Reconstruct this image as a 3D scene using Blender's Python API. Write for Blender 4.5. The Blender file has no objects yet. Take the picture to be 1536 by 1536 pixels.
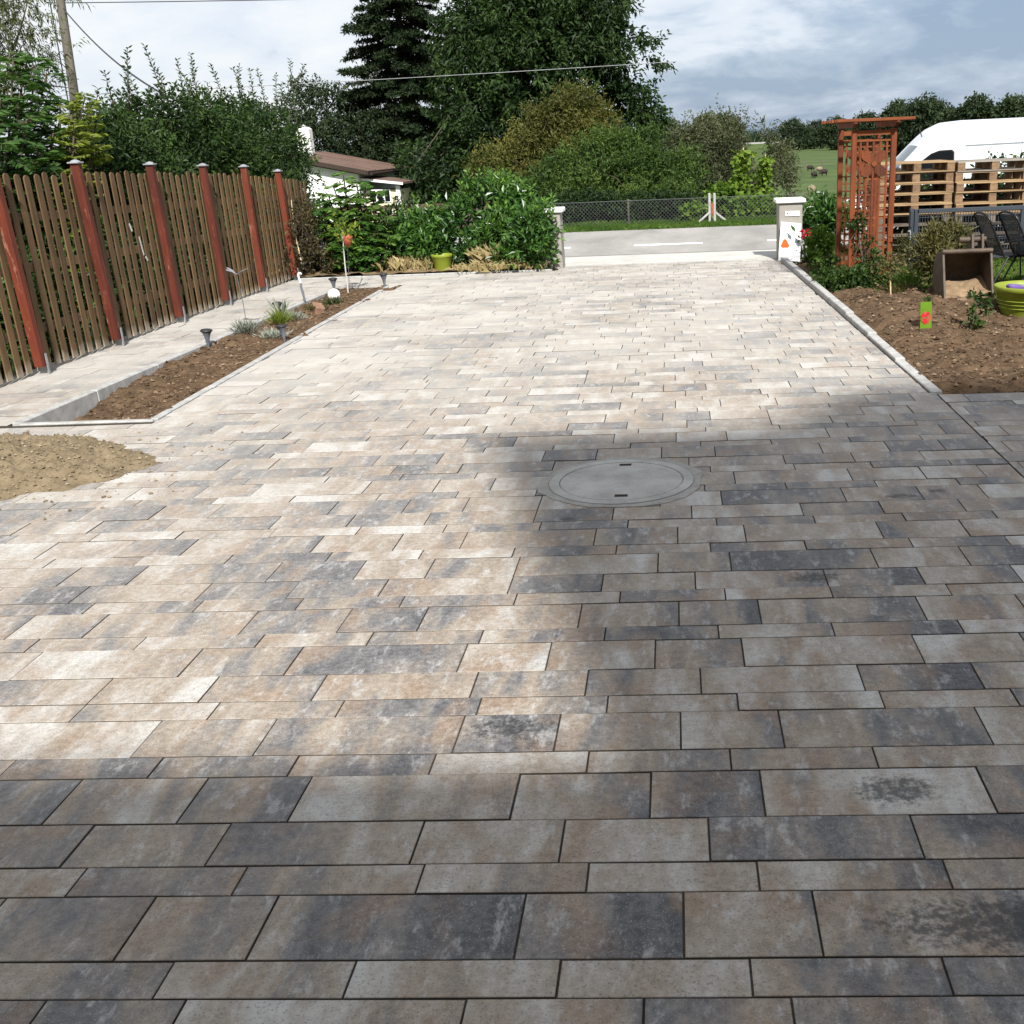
import bpy, math, random
import numpy as np
from mathutils import Vector, Matrix

# ------------------------------------------------------------------ camera, sky, sun, exposure
scene = bpy.context.scene
COL = scene.collection
H_EYE = 1.6
F_PX, X_PP, Y_PP = 1573.0, 948.7, 768.8           # measured from the paving grid (photo is 1536 px wide)
PITCH, ROLL, YAW = math.radians(19.45), math.radians(2.405), math.radians(-2.817)

def cam_axes():
    cy, sy, cp, sp = math.cos(YAW), math.sin(YAW), math.cos(PITCH), math.sin(PITCH)
    f = np.array([sy * cp, cy * cp, -sp]); r = np.array([cy, -sy, 0.0]); d = np.cross(f, r)
    cr, sr = math.cos(ROLL), math.sin(ROLL)
    return cr * r + sr * d, -sr * r + cr * d, f
AX_R, AX_D, AX_F = cam_axes()
cam_data = bpy.data.cameras.new('camera')
cam_data.sensor_fit = 'HORIZONTAL'; cam_data.sensor_width = 36.0
cam_data.lens = F_PX / 1536.0 * 36.0
cam_data.shift_x = -(X_PP - 768.0) / 1536.0
cam_data.shift_y = (Y_PP - 768.0) / 1536.0
cam_data.clip_start = 0.05; cam_data.clip_end = 6000.0
cam = bpy.data.objects.new('camera', cam_data); COL.objects.link(cam)
cam.matrix_world = Matrix(((AX_R[0], -AX_D[0], -AX_F[0], 0), (AX_R[1], -AX_D[1], -AX_F[1], 0),
                           (AX_R[2], -AX_D[2], -AX_F[2], H_EYE), (0, 0, 0, 1)))
scene.camera = cam

SUN_EL = math.radians(42.0)
SHADOW = np.array([-0.265, 0.964]); SHADOW /= np.linalg.norm(SHADOW)   # where shadows fall on the ground
light_dir = Vector((SHADOW[0] * math.cos(SUN_EL), SHADOW[1] * math.cos(SUN_EL), -math.sin(SUN_EL)))
sun_data = bpy.data.lights.new('sun', 'SUN'); sun_data.energy = 3.3; sun_data.angle = math.radians(2.3)
sun_data.color = (1.0, 0.98, 0.945)
sun = bpy.data.objects.new('sun', sun_data); COL.objects.link(sun)
sun.rotation_euler = light_dir.to_track_quat('-Z', 'Y').to_euler(); sun.location = (6, -20, 20)

world = bpy.data.worlds.new('World'); scene.world = world; world.use_nodes = True
def build_world():
    nt = world.node_tree; N = nt.nodes; L = nt.links; N.clear()
    out = N.new('ShaderNodeOutputWorld'); bg = N.new('ShaderNodeBackground'); bg.inputs['Strength'].default_value = 0.1
    sky = N.new('ShaderNodeTexSky'); sky.sky_type = 'NISHITA'; sky.sun_disc = False
    sky.sun_elevation = SUN_EL; sky.sun_rotation = math.atan2(-SHADOW[0], -SHADOW[1])
    tc = N.new('ShaderNodeTexCoord'); sep = N.new('ShaderNodeSeparateXYZ'); L.new(tc.outputs['Generated'], sep.inputs[0])
    def M(op, a, b=None, clamp=False):
        m = N.new('ShaderNodeMath'); m.operation = op; m.use_clamp = clamp
        for i, v in enumerate((a, b)):
            if v is None: continue
            if isinstance(v, (int, float)): m.inputs[i].default_value = v
            else: L.new(v, m.inputs[i])
        return m.outputs[0]
    zz = M('ADD', M('MAXIMUM', sep.outputs['Z'], 0.0), 0.30)
    comb = N.new('ShaderNodeCombineXYZ')
    L.new(M('DIVIDE', sep.outputs['X'], zz), comb.inputs[0]); L.new(M('DIVIDE', sep.outputs['Y'], zz), comb.inputs[1])
    comb.inputs[2].default_value = 3.7
    def noise(scale, detail, rough, dist=0.0):
        n = N.new('ShaderNodeTexNoise'); n.inputs['Scale'].default_value = scale; n.inputs['Detail'].default_value = detail
        n.inputs['Roughness'].default_value = rough; n.inputs['Distortion'].default_value = dist
        L.new(comb.outputs[0], n.inputs['Vector']); return n.outputs['Fac']
    n1 = noise(1.5, 7.0, 0.55, 0.35); n2 = noise(4.2, 6.0, 0.6, 0.3)
    # bank of heavier cloud towards the east (right), thin bright overcast to the west
    east = N.new('ShaderNodeMapRange'); east.interpolation_type = 'SMOOTHSTEP'
    east.inputs['From Min'].default_value = -0.36; east.inputs['From Max'].default_value = 0.12
    L.new(sep.outputs['X'], east.inputs['Value'])
    low = N.new('ShaderNodeMapRange'); low.interpolation_type = 'SMOOTHSTEP'
    low.inputs['From Min'].default_value = 0.17; low.inputs['From Max'].default_value = 0.03
    L.new(sep.outputs['Z'], low.inputs['Value'])
    v = M('ADD', M('MULTIPLY', n1, 0.85), M('MULTIPLY', n2, 0.75)); v = M('SUBTRACT', v, 0.30)
    v = M('ADD', v, M('MULTIPLY', M('MULTIPLY', east.outputs[0], M('ADD', M('MULTIPLY', low.outputs[0], 0.7), 0.3)), -0.27))
    v = M('ADD', v, M('MULTIPLY', M('SUBTRACT', 1.0, east.outputs[0]), 0.14))
    ramp = N.new('ShaderNodeValToRGB'); e = ramp.color_ramp.elements
    e[0].position = 0.16; e[0].color = (0.235, 0.31, 0.43, 1); e[1].position = 0.70; e[1].color = (0.72, 0.73, 0.745, 1)
    a = ramp.color_ramp.elements.new(0.31); a.color = (0.36, 0.43, 0.54, 1)
    a = ramp.color_ramp.elements.new(0.46); a.color = (0.59, 0.635, 0.71, 1)
    L.new(v, ramp.inputs[0])
    sc = N.new('ShaderNodeVectorMath'); sc.operation = 'SCALE'; L.new(ramp.outputs[0], sc.inputs[0]); sc.inputs['Scale'].default_value = 5.0
    mix = N.new('ShaderNodeMix'); mix.data_type = 'RGBA'; mix.inputs[0].default_value = 0.93
    L.new(sky.outputs[0], mix.inputs[6]); L.new(sc.outputs[0], mix.inputs[7])
    L.new(mix.outputs[2], bg.inputs['Color']); L.new(bg.outputs[0], out.inputs['Surface'])
build_world()
vs = scene.view_settings
vs.view_transform = 'Standard'; vs.look = 'None'; vs.exposure = 1.33; vs.gamma = 1.0; vs.use_curve_mapping = False
try:
    scene.cycles.max_bounces = 5; scene.cycles.diffuse_bounces = 3; scene.cycles.glossy_bounces = 2; scene.cycles.transmission_bounces = 3; scene.cycles.use_denoising = True
except Exception: pass

# ------------------------------------------------------------------ helpers
RNG = np.random.default_rng(11)
random.seed(5)
ORG = {}                                            # world origin of each object

def ray(px, py):
    return ((px - X_PP) / F_PX) * AX_R + ((py - Y_PP) / F_PX) * AX_D + AX_F
def at(px, py, Y):                                  # photo pixel -> world point at depth Y
    d = ray(px, py); t = Y / d[1]; return np.array([d[0] * t, Y, H_EYE + d[2] * t])
def project(p):
    v = np.array(p) - np.array([0, 0, H_EYE]); z = v @ AX_F
    return F_PX * (v @ AX_R) / z + X_PP, F_PX * (v @ AX_D) / z + Y_PP

def put(name, mesh, mat, parent=None, org=(0, 0, 0)):
    o = bpy.data.objects.new(name, mesh); COL.objects.link(o)
    if mat is not None and not mesh.materials: mesh.materials.append(mat)
    if parent is not None:
        o.parent = parent; po = ORG[parent.name]; o.location = (org[0] - po[0], org[1] - po[1], org[2] - po[2])
    else: o.location = org
    ORG[o.name] = tuple(org)
    return o
def thing(name, label, cat, loc, group=None):
    o = bpy.data.objects.new(name, None); COL.objects.link(o); o.location = loc; o.empty_display_size = 0.1
    ORG[o.name] = tuple(loc); return tag(o, label, cat, group)
def tag(o, label=None, cat=None, group=None, kind=None):
    if label: o['label'] = label
    if cat: o['category'] = cat
    if group: o['group'] = group
    if kind: o['kind'] = kind
    return o

def np_mesh(name, V, Fq, attr=None, attrs=None, smooth=False):
    """V (n,3); Fq (m,k) equal-sided faces; attr: dict name->per-vertex float array"""
    me = bpy.data.meshes.new(name); V = np.asarray(V, np.float32); Fq = np.asarray(Fq, np.int32)
    k = Fq.shape[1]; me.vertices.add(len(V)); me.vertices.foreach_set('co', V.ravel())
    me.loops.add(Fq.size); me.loops.foreach_set('vertex_index', Fq.ravel())
    me.polygons.add(len(Fq)); me.polygons.foreach_set('loop_start', np.arange(0, Fq.size, k, dtype=np.int32))
    try: me.polygons.foreach_set('loop_total', np.full(len(Fq), k, np.int32))
    except Exception: pass
    if attr:
        for n, a in attr.items():
            at_ = me.attributes.new(n, 'FLOAT', 'POINT'); at_.data.foreach_set('value', np.asarray(a, np.float32))
    me.polygons.foreach_set('use_smooth', np.full(len(Fq), bool(smooth)))
    me.update(calc_edges=True); return me

class MB:
    """collects simple solids in world coordinates; build() makes ONE mesh object"""
    def __init__(s): s.V = []; s.F = []; s.S = []
    def _add(s, vs, fs, smooth=False):
        b = len(s.V); s.V += [tuple(map(float, v)) for v in vs]; s.F += [tuple(i + b for i in f) for f in fs]; s.S += [smooth] * len(fs)
    def box(s, c, size, rz=0.0, rx=0.0, ry=0.0, ch=0.0):
        hx, hy, hz = size[0] / 2, size[1] / 2, size[2] / 2
        m = Matrix.Rotation(rz, 3, 'Z') @ Matrix.Rotation(ry, 3, 'Y') @ Matrix.Rotation(rx, 3, 'X'); C = Vector(c)
        if ch <= 0:
            p = [(sx * hx, sy * hy, sz * hz) for sz in (-1, 1) for sx, sy in ((-1, -1), (1, -1), (1, 1), (-1, 1))]
            f = [(3, 2, 1, 0), (4, 5, 6, 7), (0, 1, 5, 4), (1, 2, 6, 5), (2, 3, 7, 6), (3, 0, 4, 7)]
        else:
            ch = min(ch, hx * .6, hy * .6, hz * .6); p = []
            def ring(z, i): return [(sx * (hx - i), sy * (hy - i), z) for sx, sy in ((-1, -1), (1, -1), (1, 1), (-1, 1))]
            # octagonal-ish chamfer on vertical edges too
            def ring8(z, i):
                a, b = hx - i, hy - i; q = ch
                return [(-a + q, -b, z), (a - q, -b, z), (a, -b + q, z), (a, b - q, z), (a - q, b, z), (-a + q, b, z), (-a, b - q, z), (-a, -b + q, z)]
            p = ring8(-hz, ch) + ring8(-hz + ch, 0) + ring8(hz - ch, 0) + ring8(hz, ch)
            f = [tuple(range(7, -1, -1)), tuple(range(24, 32))]
            for r in range(3):
                for i in range(8): j = (i + 1) % 8; f.append((r * 8 + i, r * 8 + j, r * 8 + 8 + j, r * 8 + 8 + i))
        s._add([C + m @ Vector(q) for q in p], f)
        return s
    def bar(s, a, b, w, h=None, up=(0, 0, 1), ch=0.0):
        """rectangular bar from a to b, w across, h along 'up'"""
        h = h or w; a = Vector(a); b = Vector(b); d = (b - a); L = d.length; d.normalize(); u = Vector(up)
        if abs(d.dot(u)) > .97: u = Vector((0, 1, 0))
        x = d.cross(u).normalized(); u = x.cross(d).normalized(); p = []
        for t in (a, b):
            for sx, su in ((-1, -1), (1, -1), (1, 1), (-1, 1)): p.append(t + x * (sx * w / 2) + u * (su * h / 2))
        s._add(p, [(3, 2, 1, 0), (4, 5, 6, 7), (0, 1, 5, 4), (1, 2, 6, 5), (2, 3, 7, 6), (3, 0, 4, 7)]); return s
    def tube(s, pts, r, n=8, cap=True):
        pts = [Vector(p) for p in pts]; R_ = r if hasattr(r, '__len__') else [r] * len(pts); p = []; pu = None
        for i, q in enumerate(pts):
            d = (pts[min(i + 1, len(pts) - 1)] - pts[max(i - 1, 0)]).normalized()
            u = pu if pu is not None else (Vector((0, 0, 1)) if abs(d.z) < .9 else Vector((1, 0, 0)))
            x = d.cross(u).normalized(); u = x.cross(d).normalized(); pu = u
            for k in range(n):
                t = 2 * math.pi * k / n; p.append(q + (x * math.cos(t) + u * math.sin(t)) * R_[i])
        f = [(i * n + k, i * n + (k + 1) % n, (i + 1) * n + (k + 1) % n, (i + 1) * n + k) for i in range(len(pts) - 1) for k in range(n)]
        s._add(p, f, True)
        if cap:
            b = len(p); s._add(p[:n], [tuple(range(n - 1, -1, -1))]); s._add(p[-n:], [tuple(range(n))])
        return s
    def lathe(s, c, prof, n=20, cap_b=True, cap_t=True):
        p = []; c = Vector(c)
        for r, z in prof:
            for k in range(n): t = 2 * math.pi * k / n; p.append(c + Vector((r * math.cos(t), r * math.sin(t), z)))
        m = len(prof); f = [(i * n + k, i * n + (k + 1) % n, (i + 1) * n + (k + 1) % n, (i + 1) * n + k) for i in range(m - 1) for k in range(n)]
        s._add(p, f, True)
        if cap_b: s._add(p[:n], [tuple(range(n - 1, -1, -1))])
        if cap_t: s._add(p[-n:], [tuple(range(n))])
        return s
    def prism(s, poly, axis, a, b):
        """poly 2-D outline extruded from a to b along axis ('x': poly is (y,z); 'y': (x,z); 'z': (x,y))"""
        n = len(poly)
        def P(q, t): return (t, q[0], q[1]) if axis == 'x' else ((q[0], t, q[1]) if axis == 'y' else (q[0], q[1], t))
        p = [P(q, a) for q in poly] + [P(q, b) for q in poly]
        f = [tuple(range(n)), tuple(range(2 * n - 1, n - 1, -1))] + [(i, n + i, n + (i + 1) % n, (i + 1) % n) for i in range(n)]
        s._add(p, f); return s
    def build(s, name, mat, parent=None, org=None):
        if org is None: org = ORG[parent.name] if parent is not None else (0, 0, 0)
        me = bpy.data.meshes.new(name); me.from_pydata([(v[0] - org[0], v[1] - org[1], v[2] - org[2]) for v in s.V], [], s.F)
        me.polygons.foreach_set('use_smooth', s.S); me.validate(); me.update()
        import bmesh
        bm = bmesh.new(); bm.from_mesh(me); bmesh.ops.recalc_face_normals(bm, faces=bm.faces); bm.to_mesh(me); bm.free()
        return put(name, me, mat, parent, org)

def copy_tree(o, parent=None, off=None):
    c = o.copy(); COL.objects.link(c); c.parent = parent
    if off is not None:
        c.location = Vector(o.location) + Vector(off); p = ORG[o.name]; ORG[c.name] = (p[0] + off[0], p[1] + off[1], p[2] + off[2])
    else: ORG[c.name] = ORG[o.name]
    for ch in list(o.children): copy_tree(ch, c)
    return c

# value noise
def _hash(ix, iy, seed):
    n = (ix * 374761393 + iy * 668265263 + seed * 1442695041) & 0x7fffffff
    n = ((n ^ (n >> 13)) * 1274126177) & 0x7fffffff
    return ((n ^ (n >> 16)) & 0xffff) / 65535.0
def vnoise(x, y, seed=0):
    x = np.asarray(x, float); y = np.asarray(y, float)
    ix = np.floor(x).astype(np.int64); iy = np.floor(y).astype(np.int64); fx = x - ix; fy = y - iy
    fx = fx * fx * (3 - 2 * fx); fy = fy * fy * (3 - 2 * fy)
    a = _hash(ix, iy, seed); b = _hash(ix + 1, iy, seed); c = _hash(ix, iy + 1, seed); d = _hash(ix + 1, iy + 1, seed)
    return (a * (1 - fx) + b * fx) * (1 - fy) + (c * (1 - fx) + d * fx) * fy
def fbm(x, y, oct=4, seed=0, gain=.5):
    s = 0; a = 1; t = 0
    for o in range(oct): s = s + a * vnoise(x * 2 ** o, y * 2 ** o, seed + o * 17); t += a; a *= gain
    return s / t

# ------------------------------------------------------------------ materials
class NT:
    def __init__(s, name):
        s.m = bpy.data.materials.new(name); s.m.use_nodes = True; s.t = s.m.node_tree; s.N = s.t.nodes; s.L = s.t.links
        s.b = s.N['Principled BSDF']; s.out = s.N['Material Output']
    def n(s, t, **kw):
        x = s.N.new(t)
        for k, v in kw.items(): setattr(x, k, v)
        return x
    def ln(s, a, b): s.L.new(a, b)
    def math(s, op, a, b=None, clamp=False):
        m = s.n('ShaderNodeMath', operation=op, use_clamp=clamp)
        for i, v in enumerate((a, b)):
            if v is None: continue
            if isinstance(v, (int, float)): m.inputs[i].default_value = v
            else: s.ln(v, m.inputs[i])
        return m.outputs[0]
    def pos(s, scale=(1, 1, 1), offs=None, obj=False):
        if obj: o = s.n('ShaderNodeTexCoord').outputs['Object']
        else: o = s.n('ShaderNodeNewGeometry').outputs['Position']
        mp = s.n('ShaderNodeVectorMath', operation='MULTIPLY'); s.ln(o, mp.inputs[0]); mp.inputs[1].default_value = scale
        if offs is None: return mp.outputs[0]
        ad = s.n('ShaderNodeVectorMath', operation='ADD'); s.ln(mp.outputs[0], ad.inputs[0])
        if isinstance(offs, tuple): ad.inputs[1].default_value = offs
        else: s.ln(offs, ad.inputs[1])
        return ad.outputs[0]
    def noise(s, vec, scale, detail=4, rough=.55, dist=0):
        n = s.n('ShaderNodeTexNoise'); n.inputs['Scale'].default_value = scale; n.inputs['Detail'].default_value = detail
        n.inputs['Roughness'].default_value = rough; n.inputs['Distortion'].default_value = dist; s.ln(vec, n.inputs['Vector']); return n.outputs['Fac']
    def ramp(s, fac, stops, interp='LINEAR'):
        r = s.n('ShaderNodeValToRGB'); r.color_ramp.interpolation = interp; e = r.color_ramp.elements
        while len(e) < len(stops): e.new(.5)
        for i, (p, c) in enumerate(stops): e[i].position = p; e[i].color = (*c, 1) if len(c) == 3 else c
        s.ln(fac, r.inputs[0]); return r.outputs[0]
    def mix(s, fac, a, b, mode='MIX'):
        m = s.n('ShaderNodeMix', data_type='RGBA', blend_type=mode)
        for i, v in ((0, fac), (6, a), (7, b)):
            if isinstance(v, (int, float)): m.inputs[i].default_value = v
            elif isinstance(v, tuple): m.inputs[i].default_value = (*v, 1)
            else: s.ln(v, m.inputs[i])
        return m.outputs[2]
    def mapr(s, v, a, b, c=0., d=1., smooth=True):
        m = s.n('ShaderNodeMapRange'); m.interpolation_type = 'SMOOTHSTEP' if smooth else 'LINEAR'
        s.ln(v, m.inputs['Value']); m.inputs['From Min'].default_value = a; m.inputs['From Max'].default_value = b
        m.inputs['To Min'].default_value = c; m.inputs['To Max'].default_value = d; return m.outputs[0]
    def bump(s, h, strength=.3, dist=.002):
        b = s.n('ShaderNodeBump'); b.inputs['Strength'].default_value = strength; b.inputs['Distance'].default_value = dist
        s.ln(h, b.inputs['Height']); s.ln(b.outputs[0], s.b.inputs['Normal'])
    def fin(s, col, rough=.7, spec=.4, metal=0.):
        if isinstance(col, tuple): s.b.inputs['Base Color'].default_value = (*col, 1)
        else: s.ln(col, s.b.inputs['Base Color'])
        if isinstance(rough, (int, float)): s.b.inputs['Roughness'].default_value = rough
        else: s.ln(rough, s.b.inputs['Roughness'])
        s.b.inputs['Specular IOR Level'].default_value = spec; s.b.inputs['Metallic'].default_value = metal
        return s.m

STAINS = [(-0.52, 2.66, .11, .05), (0.50, 3.73, .10, .045), (0.66, 1.84, .26, .075), (0.53, 2.33, .10, .06), (1.02, 4.66, .08, .03), (-0.52, 4.46, .05, .02), (1.2, 4.72, .05, .03)]
def m_paver():
    s = NT('concrete paver'); a = s.n('ShaderNodeAttribute', attribute_name='seed').outputs['Fac']
    sep = s.n('ShaderNodeCombineXYZ'); s.ln(s.math('MULTIPLY', a, 61.7), sep.inputs[0]); s.ln(s.math('MULTIPLY', a, 143.1), sep.inputs[1]); s.ln(s.math('MULTIPLY', a, 37.3), sep.inputs[2])
    off = sep.outputs[0]
    along = s.n('ShaderNodeAttribute', attribute_name='along').outputs['Fac']; h3 = s.math('FRACT', s.math('MULTIPLY', a, 41.93))
    streak = s.noise(s.pos((5.0, 1.25, 1), off), 1.0, 4, .55, .7)
    blot = s.noise(s.pos((11, 7, 1), off), 1.0, 3, .6)
    tone = s.math('ADD', s.math('MULTIPLY', streak, .78), s.math('MULTIPLY', blot, .22))
    h2 = s.math('FRACT', s.math('MULTIPLY', a, 17.37))
    tone = s.math('ADD', tone, s.math('MULTIPLY', s.math('SUBTRACT', h2, .5), .26))
    tone = s.math('ADD', tone, s.math('MULTIPLY', s.math('MULTIPLY', s.math('SUBTRACT', along, .5), s.math('SUBTRACT', h3, .62)), .42))
    col = s.ramp(tone, [(.29, (.04, .04, .046)), (.38, (.102, .097, .098)), (.45, (.185, .155, .127)), (.52, (.26, .2, .142)), (.60, (.33, .285, .232)), (.71, (.45, .43, .395))])
    warm = s.noise(s.pos((5, 3, 1), off), 1.3, 2, .5)
    col = s.mix(s.mapr(warm, .5, .68, 0, .55), col, (.225, .135, .07))
    # worn pale bloom in patches, fine pitting and grains
    bloom = s.noise(s.pos((1.3, .55, 1), off), 17, 5, .72)
    col = s.mix(s.mapr(bloom, .52, .68, 0, .55), col, (.45, .44, .42))
    pit = s.noise(s.pos(), 150, 2, .7)
    col = s.mix(s.mapr(pit, .46, .32, 0, .55), col, (.035, .033, .032))
    spk = s.noise(s.pos(), 330, 1, .6)
    col = s.mix(s.mapr(spk, .62, .78, 0, .6), col, (.6, .58, .55))
    mott = s.noise(s.pos(), 42, 3, .7)
    col = s.mix(.38, col, s.mix(s.mapr(mott, .36, .64), s.mix(.5, col, (.05, .05, .055)), s.mix(.35, col, (.5, .48, .45))))
    # trodden-in jointing sand dust over the sunny left; sun bleaching painted into far end
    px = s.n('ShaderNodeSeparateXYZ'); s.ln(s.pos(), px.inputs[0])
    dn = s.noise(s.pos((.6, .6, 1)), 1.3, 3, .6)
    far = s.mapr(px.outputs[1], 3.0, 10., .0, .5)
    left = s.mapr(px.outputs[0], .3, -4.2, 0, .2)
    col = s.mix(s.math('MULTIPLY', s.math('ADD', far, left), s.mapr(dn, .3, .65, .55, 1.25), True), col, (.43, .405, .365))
    # oily / mossy stains
    wob = mott
    for (x, y, rx, ry) in STAINS:
        dx = s.math('DIVIDE', s.math('SUBTRACT', px.outputs[0], x), rx); dy = s.math('DIVIDE', s.math('SUBTRACT', px.outputs[1], y), ry)
        d = s.math('ADD', s.math('MULTIPLY', dx, dx), s.math('MULTIPLY', dy, dy))
        d = s.math('ADD', d, s.math('MULTIPLY', s.math('SUBTRACT', wob, .5), 5.0))
        col = s.mix(s.mapr(d, 1.6, -.3, 0, .8), col, (.022, .021, .02))
    nz = s.n('ShaderNodeSeparateXYZ'); s.ln(s.n('ShaderNodeNewGeometry').outputs['True Normal'], nz.inputs[0])
    col = s.mix(s.math('LESS_THAN', nz.outputs[2], .4), col, (.075, .063, .05))      # side faces take the joint sand colour so joints read dark
    s.bump(s.math('ADD', s.math('MULTIPLY', pit, .6), mott), .5, .0022)
    return s.fin(col, s.mapr(mott, .3, .7, .55, .8), .42)
def m_two(name, c1, c2, scale, rough=.8, spec=.3, bump=.4, bd=.004, stretch=(1, 1, 1), c3=None, fine=90):
    s = NT(name); p = s.pos(stretch); n = s.noise(p, scale, 6, .65); n2 = s.noise(p, fine, 3, .6)
    v = s.math('ADD', s.math('MULTIPLY', n, .7), s.math('MULTIPLY', n2, .3))
    st = [(.36, c1), (.64, c2)] + ([(.76, c3)] if c3 else [])
    c = s.ramp(v, st)
    if bump: s.bump(v, bump, bd)
    return s.fin(c, rough, spec)
def m_plain(name, c, rough=.5, spec=.5, metal=0., var=.25, scale=14):
    s = NT(name); n = s.noise(s.pos(), scale, 5, .65)
    c2 = tuple(max(0, x * (1 - var)) for x in c); c3 = tuple(min(1, x * (1 + var * .6)) for x in c)
    col = s.ramp(n, [(.33, c2), (.67, c3)])
    return s.fin(col, rough, spec, metal)
def m_wood(name, dark, light, axis='z', rough=.75, scale=1.0, foot=None, worn=None):
    s = NT(name); st = {'z': (38, 38, 1.6), 'x': (1.6, 38, 38), 'y': (38, 1.6, 38)}[axis]
    oi = s.n('ShaderNodeObjectInfo').outputs['Random']
    cb = s.n('ShaderNodeCombineXYZ')
    for i in range(3): s.ln(s.math('MULTIPLY', oi, 23.0 + 9 * i), cb.inputs[i])
    g = s.noise(s.pos(tuple(q * scale for q in st), cb.outputs[0]), 1.0, 5, .65, .4)
    b = s.noise(s.pos((3, 3, 2), cb.outputs[0]), 1.2, 4, .6)
    v = s.math('ADD', s.math('ADD', s.math('MULTIPLY', g, .55), s.math('MULTIPLY', b, .45)), s.math('MULTIPLY', s.math('SUBTRACT', oi, .5), .16))
    col = s.ramp(v, [(.33, dark), (.62, light)])
    if worn:
        w = s.noise(s.pos((9, 9, 1.6)), 2.2, 6, .75); col = s.mix(s.mapr(w, .58, .66, 0, .7), col, worn)
    if foot:
        z = s.n('ShaderNodeSeparateXYZ'); s.ln(s.pos(), z.inputs[0])
        w = s.noise(s.pos((6, 6, 4)), 2., 4, .6)
        f = s.math('SUBTRACT', s.mapr(z.outputs[2], foot[1], .0, 0, 1.25), s.mapr(w, .3, .7, 0, .55))
        col = s.mix(s.math('MULTIPLY', f, .8, True), col, foot[0])
    s.bump(g, .35, .003); return s.fin(col, rough, .3)
def m_leaf(name, dark, mid, light, trans=.35, rough=.55, spec=.22):
    s = NT(name); a = s.n('ShaderNodeAttribute', attribute_name='tone').outputs['Fac']
    c = s.ramp(a, [(.05, dark), (.5, mid), (.95, light)])
    s.fin(c, rough, spec)
    tr = s.n('ShaderNodeBsdfTranslucent'); tc = s.mix(1., c, (.85, 1.0, .35), 'MULTIPLY'); s.ln(tc, tr.inputs[0])
    mx = s.n('ShaderNodeMixShader'); mx.inputs[0].default_value = trans; s.ln(s.b.outputs[0], mx.inputs[1]); s.ln(tr.outputs[0], mx.inputs[2])
    s.ln(mx.outputs[0], s.out.inputs[0]); return s.m

M = {}
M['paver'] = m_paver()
M['joint'] = m_two('joint sand', (.02, .017, .014), (.075, .064, .05), 3.5, .95, .1)
M['concrete'] = m_two('weathered concrete', (.25, .245, .23), (.40, .39, .365), 7, .85, .25, .4, .002)
def m_cover():
    s = NT('cast concrete cover'); p = s.pos(); n = s.noise(p, 5, 6, .65); sp = s.noise(p, 55, 2, .5); v = s.math('ADD', s.math('MULTIPLY', n, .75), s.math('MULTIPLY', s.noise(p, 120, 3, .6), .25))
    c = s.ramp(v, [(.36, (.29, .28, .255)), (.62, (.43, .42, .385))]); c = s.mix(s.mapr(sp, .70, .76, 0, .8), c, (.06, .055, .05)); s.bump(v, .5, .003); return s.fin(c, .85, .25)
M['cover'] = m_cover()
M['kerb'] = m_two('kerb concrete', (.24, .235, .225), (.42, .41, .385), 9, .85, .25, .5, .003)
M['mortar'] = m_two('smeared mortar', (.24, .225, .2), (.36, .345, .315), 14, .9, .2, .5, .003)
M['rust'] = m_plain('rusty iron', (.03, .024, .02), .6, .4, .3)
M['asphalt'] = m_two('bleached asphalt', (.2, .19, .175), (.33, .312, .287), 1.1, .85, .3, .5, .004, (1, .35, 1), None, 130)
M['apron'] = m_two('pale concrete apron', (.36, .345, .31), (.5, .48, .44), 2.2, .85, .3, .4, .004)
M['roadpaint'] = m_plain('road paint', (.74, .74, .72), .6, .4, 0, .12, 20)
M['soil'] = m_two('dry brown soil', (.04, .025, .014), (.128, .083, .049), 8, .95, .12, .9, .012, (1, 1, 1), (.2, .145, .096), 48)
M['sand'] = m_two('yellow sand', (.11, .083, .05), (.2, .155, .098), 7, .95, .12, .8, .006, (1, 1, 1), (.27, .215, .145), 80)
M['mulch'] = m_two('straw and litter', (.06, .042, .026), (.25, .18, .1), 12, .95, .12, .9, .012)
M['meadow'] = m_two('meadow', (.035, .058, .014), (.08, .112, .03), .12, .9, .15, .3, .03, (1, 1, 1), (.12, .13, .045), 2.5)
M['slat'] = m_wood('weathered brown slat', (.046, .026, .011), (.135, .082, .036), 'z', .8, 1, ((.34, .29, .22), .17))
M['rail'] = m_wood('weathered brown rail', (.05, .032, .016), (.14, .09, .045), 'y', .8)
M['redpost'] = m_wood('red stained post', (.062, .013, .007), (.13, .027, .012), 'z', .6, 1, None, (.26, .12, .075))
M['zinc'] = m_plain('zinc cap', (.33, .34, .35), .5, .4, .5, .25)
M['whitepaint'] = m_plain('white paint', (.72, .72, .70), .6, .4, 0, .08, 6)
M['arbor'] = m_wood('orange stained wood', (.05, .011, .003), (.155, .036, .007), 'z', .65)
M['arborx'] = m_wood('orange stained wood across', (.07, .016, .004), (.195, .052, .010), 'x', .65)
M['pallet'] = m_wood('raw pallet wood', (.16, .1, .05), (.34, .23, .12), 'x', .75)
M['palletgrey'] = m_wood('grey pallet wood', (.14, .12, .1), (.28, .25, .21), 'x', .8)
M['palletshade'] = m_wood('shade-darkened pallet wood', (.05, .04, .03), (.15, .12, .09), 'x', .85)  # lower pallets painted darker for the dimness behind the gate mesh
M['block'] = m_wood('pallet block', (.1, .06, .035), (.25, .155, .085), 'y', .8, .6)
M['anthracite'] = m_plain('anthracite powder coat', (.032, .04, .05), .45, .5, 0, .15, 4)
M['blackmetal'] = m_plain('black metal', (.012, .012, .013), .4, .5, .2, .2)
M['vanpaint'] = m_plain('white van paint', (.66, .67, .68), .28, .5, 0, .03, 1)
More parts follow.
